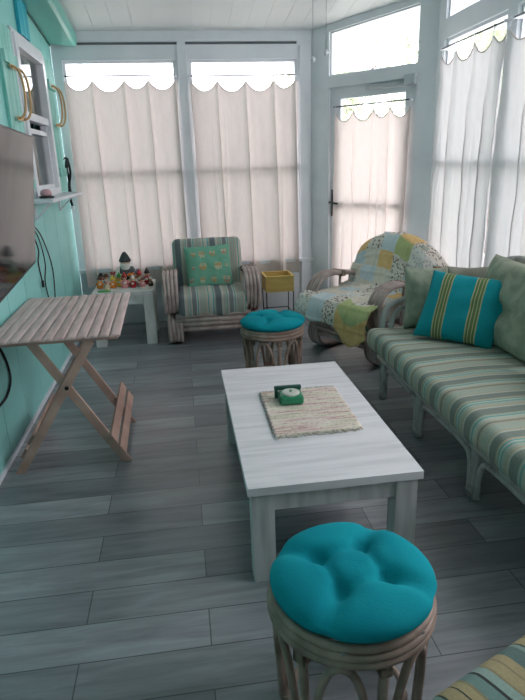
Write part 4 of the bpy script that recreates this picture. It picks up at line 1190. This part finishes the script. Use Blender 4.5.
# ------------------------------------------------------------------ outdoors
m = MB(); m.box(-14, 16, -8, 24, -.3, -.16); struct(m.build('ground', mat('pale_concrete', rgb(214, 212, 204), rgb(190, 190, 180), .9, (.6, .6, 1))))
def leafmat(n, c):
    m = bpy.data.materials.new(n); m.use_nodes = True; nt = m.node_tree; nt.nodes.clear()
    out = N(nt, 'ShaderNodeOutputMaterial'); df = N(nt, 'ShaderNodeBsdfDiffuse'); tr = N(nt, 'ShaderNodeBsdfTranslucent'); mx = N(nt, 'ShaderNodeMixShader'); mx.inputs[0].default_value = .45
    mp = mapping(nt, (3, 3, 3)); nz = N(nt, 'ShaderNodeTexNoise'); nt.links.new(mp.outputs[0], nz.inputs['Vector']); r = ramp(nt, [(.35, tuple(x*.6 for x in c[:3])+(1,)), (.65, c)])
    nt.links.new(nz.outputs['Fac'], r.inputs['Fac']); nt.links.new(r.outputs['Color'], df.inputs['Color']); nt.links.new(r.outputs['Color'], tr.inputs['Color'])
    nt.links.new(df.outputs[0], mx.inputs[1]); nt.links.new(tr.outputs[0], mx.inputs[2]); nt.links.new(mx.outputs[0], out.inputs[0]); return m
LEAF = leafmat('tree_leaf', rgb(206, 214, 188)); BARK = mat('bark', rgb(130, 116, 104), rgb(100, 88, 78), .9, (6, 6, 2), bmp=.3)  # leaf colour paled to imitate overexposed foliage
def tree(x, y, h, r, label, n, seed):
    rd = random.Random(seed); t = thing('tree', label, 'tree', (x, y, -.16), 0, 'trees outside the windows')
    m = MB(); m.tube(smoothpath([(0, 0, -.02), (.05, 0, h*.3), (-.04, .05, h*.6), (0, 0, h*.9)], 5), [.12-.006*i for i in range(16)], 9)
    for k in range(6):
        a = rd.uniform(0, 2*pi); z = h*rd.uniform(.45, .75); m.tube([(0, 0, z), (r*.4*cos(a), r*.4*sin(a), z+.5), (r*.75*cos(a), r*.75*sin(a), z+.8)], [.05, .035, .015], 6)
    m.build('trunk', BARK, t)
    m = MB()
    cl = [(rd.gauss(0, r*.42), rd.gauss(0, r*.42), h*.72+rd.gauss(0, h*.17), rd.uniform(.35, .7)) for _ in range(26)]
    for k in range(n):
        c = rd.choice(cl); p = Vector((c[0]+rd.gauss(0, c[3]*.5), c[1]+rd.gauss(0, c[3]*.5), c[2]+rd.gauss(0, c[3]*.5)))
        d = Vector((rd.gauss(0, 1), rd.gauss(0, 1), rd.gauss(0, .7))).normalized(); s = d.cross(Vector((rd.gauss(0, 1), rd.gauss(0, 1), rd.gauss(0, 1)))).normalized()
        l = rd.uniform(.07, .14); w = l*.32; up = d.cross(s)*l*.12
        v = [m.bm.verts.new(q) for q in (p-d*l, p+s*w+up, p+d*l, p-s*w+up)]
        m.bm.faces.new((v[0], v[1], v[2])); m.bm.faces.new((v[0], v[2], v[3]))
    m.build('foliage', LEAF, t)
tree(5.6, 10.0, 3.9, 1.4, 'leafy tree outside the glazed door, seen above its curtain', 3200, 21)
tree(7.2, 5.0, 5.4, 1.7, 'leafy tree outside the corner window, seen above the white curtain', 4200, 22)
tree(3.6, 13.5, 3.9, 1.3, 'leafy tree far outside beyond the porch, left of the other trees', 2600, 23)
# white porch roof outside the door
m = MB(); Mr = Matrix.Translation(DA) @ Matrix.Rotation(DROT, 4, 'Z')
m.box(-1.6, .5, 2.6, 4.6, 3.32, 3.40, .01, Mr); m.box(-1.6, .5, 2.52, 2.6, 3.27, 3.42, .01, Mr)
struct(m.build('porch_roof', TRIMW))
m = MB()
for xx in (-1.5, .4): m.box(xx-.05, xx+.05, 4.4, 4.5, -.16, 3.32, .005, Mr)
struct(m.build('porch_post', TRIMW))

# ------------------------------------------------------------------ daylight
w = bpy.data.worlds.new('sky'); bpy.context.scene.world = w; w.use_nodes = True
nt = w.node_tree; bg = nt.nodes['Background']; bg.inputs['Color'].default_value = (1, .955, 1.04, 1); bg.inputs['Strength'].default_value = 3.0
def portal(loc, rot, sx, sy):
    l = bpy.data.lights.new('window_daylight', 'AREA'); l.shape = 'RECTANGLE'; l.size = sx; l.size_y = sy; l.cycles.is_portal = True
    o = bpy.data.objects.new('window_daylight', l); C.objects.link(o); o.location = loc; o.rotation_euler = rot
portal((.13, YB+.16, 1.55), (-pi/2, 0, 0), 2.2, 1.95)
dn = Vector((.749, .663, 0)); pc = DA+DD*.45+dn*.16
portal((pc.x, pc.y, 1.5), (-pi/2, 0, DROT), .95, 2.6)
portal((XR+.16, 2.8, 1.85), (-pi/2, 0, -pi/2), 4.2, 2.6)

# ------------------------------------------------------------------ camera
cd = bpy.data.cameras.new('camera'); cam = bpy.data.objects.new('camera', cd); C.objects.link(cam)
pitch, roll, yaw = .3156, -.0326, .1331
cy, sy, cp, sp = cos(yaw), sin(yaw), cos(pitch), sin(pitch)
F = Vector((sy*cp, cy*cp, -sp)); R = Vector((cy, -sy, 0)); U = R.cross(F)
R2 = R*cos(roll)+U*sin(roll); U2 = U*cos(roll)-R*sin(roll)
cam.matrix_world = Matrix(((R2.x, U2.x, -F.x, 0), (R2.y, U2.y, -F.y, 0), (R2.z, U2.z, -F.z, 1.55), (0, 0, 0, 1)))
cd.sensor_fit = 'HORIZONTAL'; cd.sensor_width = 36; cd.lens = 571.4*36/525; cd.clip_start = .05; cd.clip_end = 200
sc = bpy.context.scene; sc.camera = cam
sc.view_settings.view_transform = 'Standard'; sc.view_settings.look = 'None'; sc.view_settings.gamma = 1; sc.view_settings.use_curve_mapping = False
sc.view_settings.exposure = 1.1
sc.cycles.max_bounces = 10; sc.cycles.diffuse_bounces = 6; sc.cycles.transparent_max_bounces = 12; sc.cycles.sample_clamp_indirect = 6
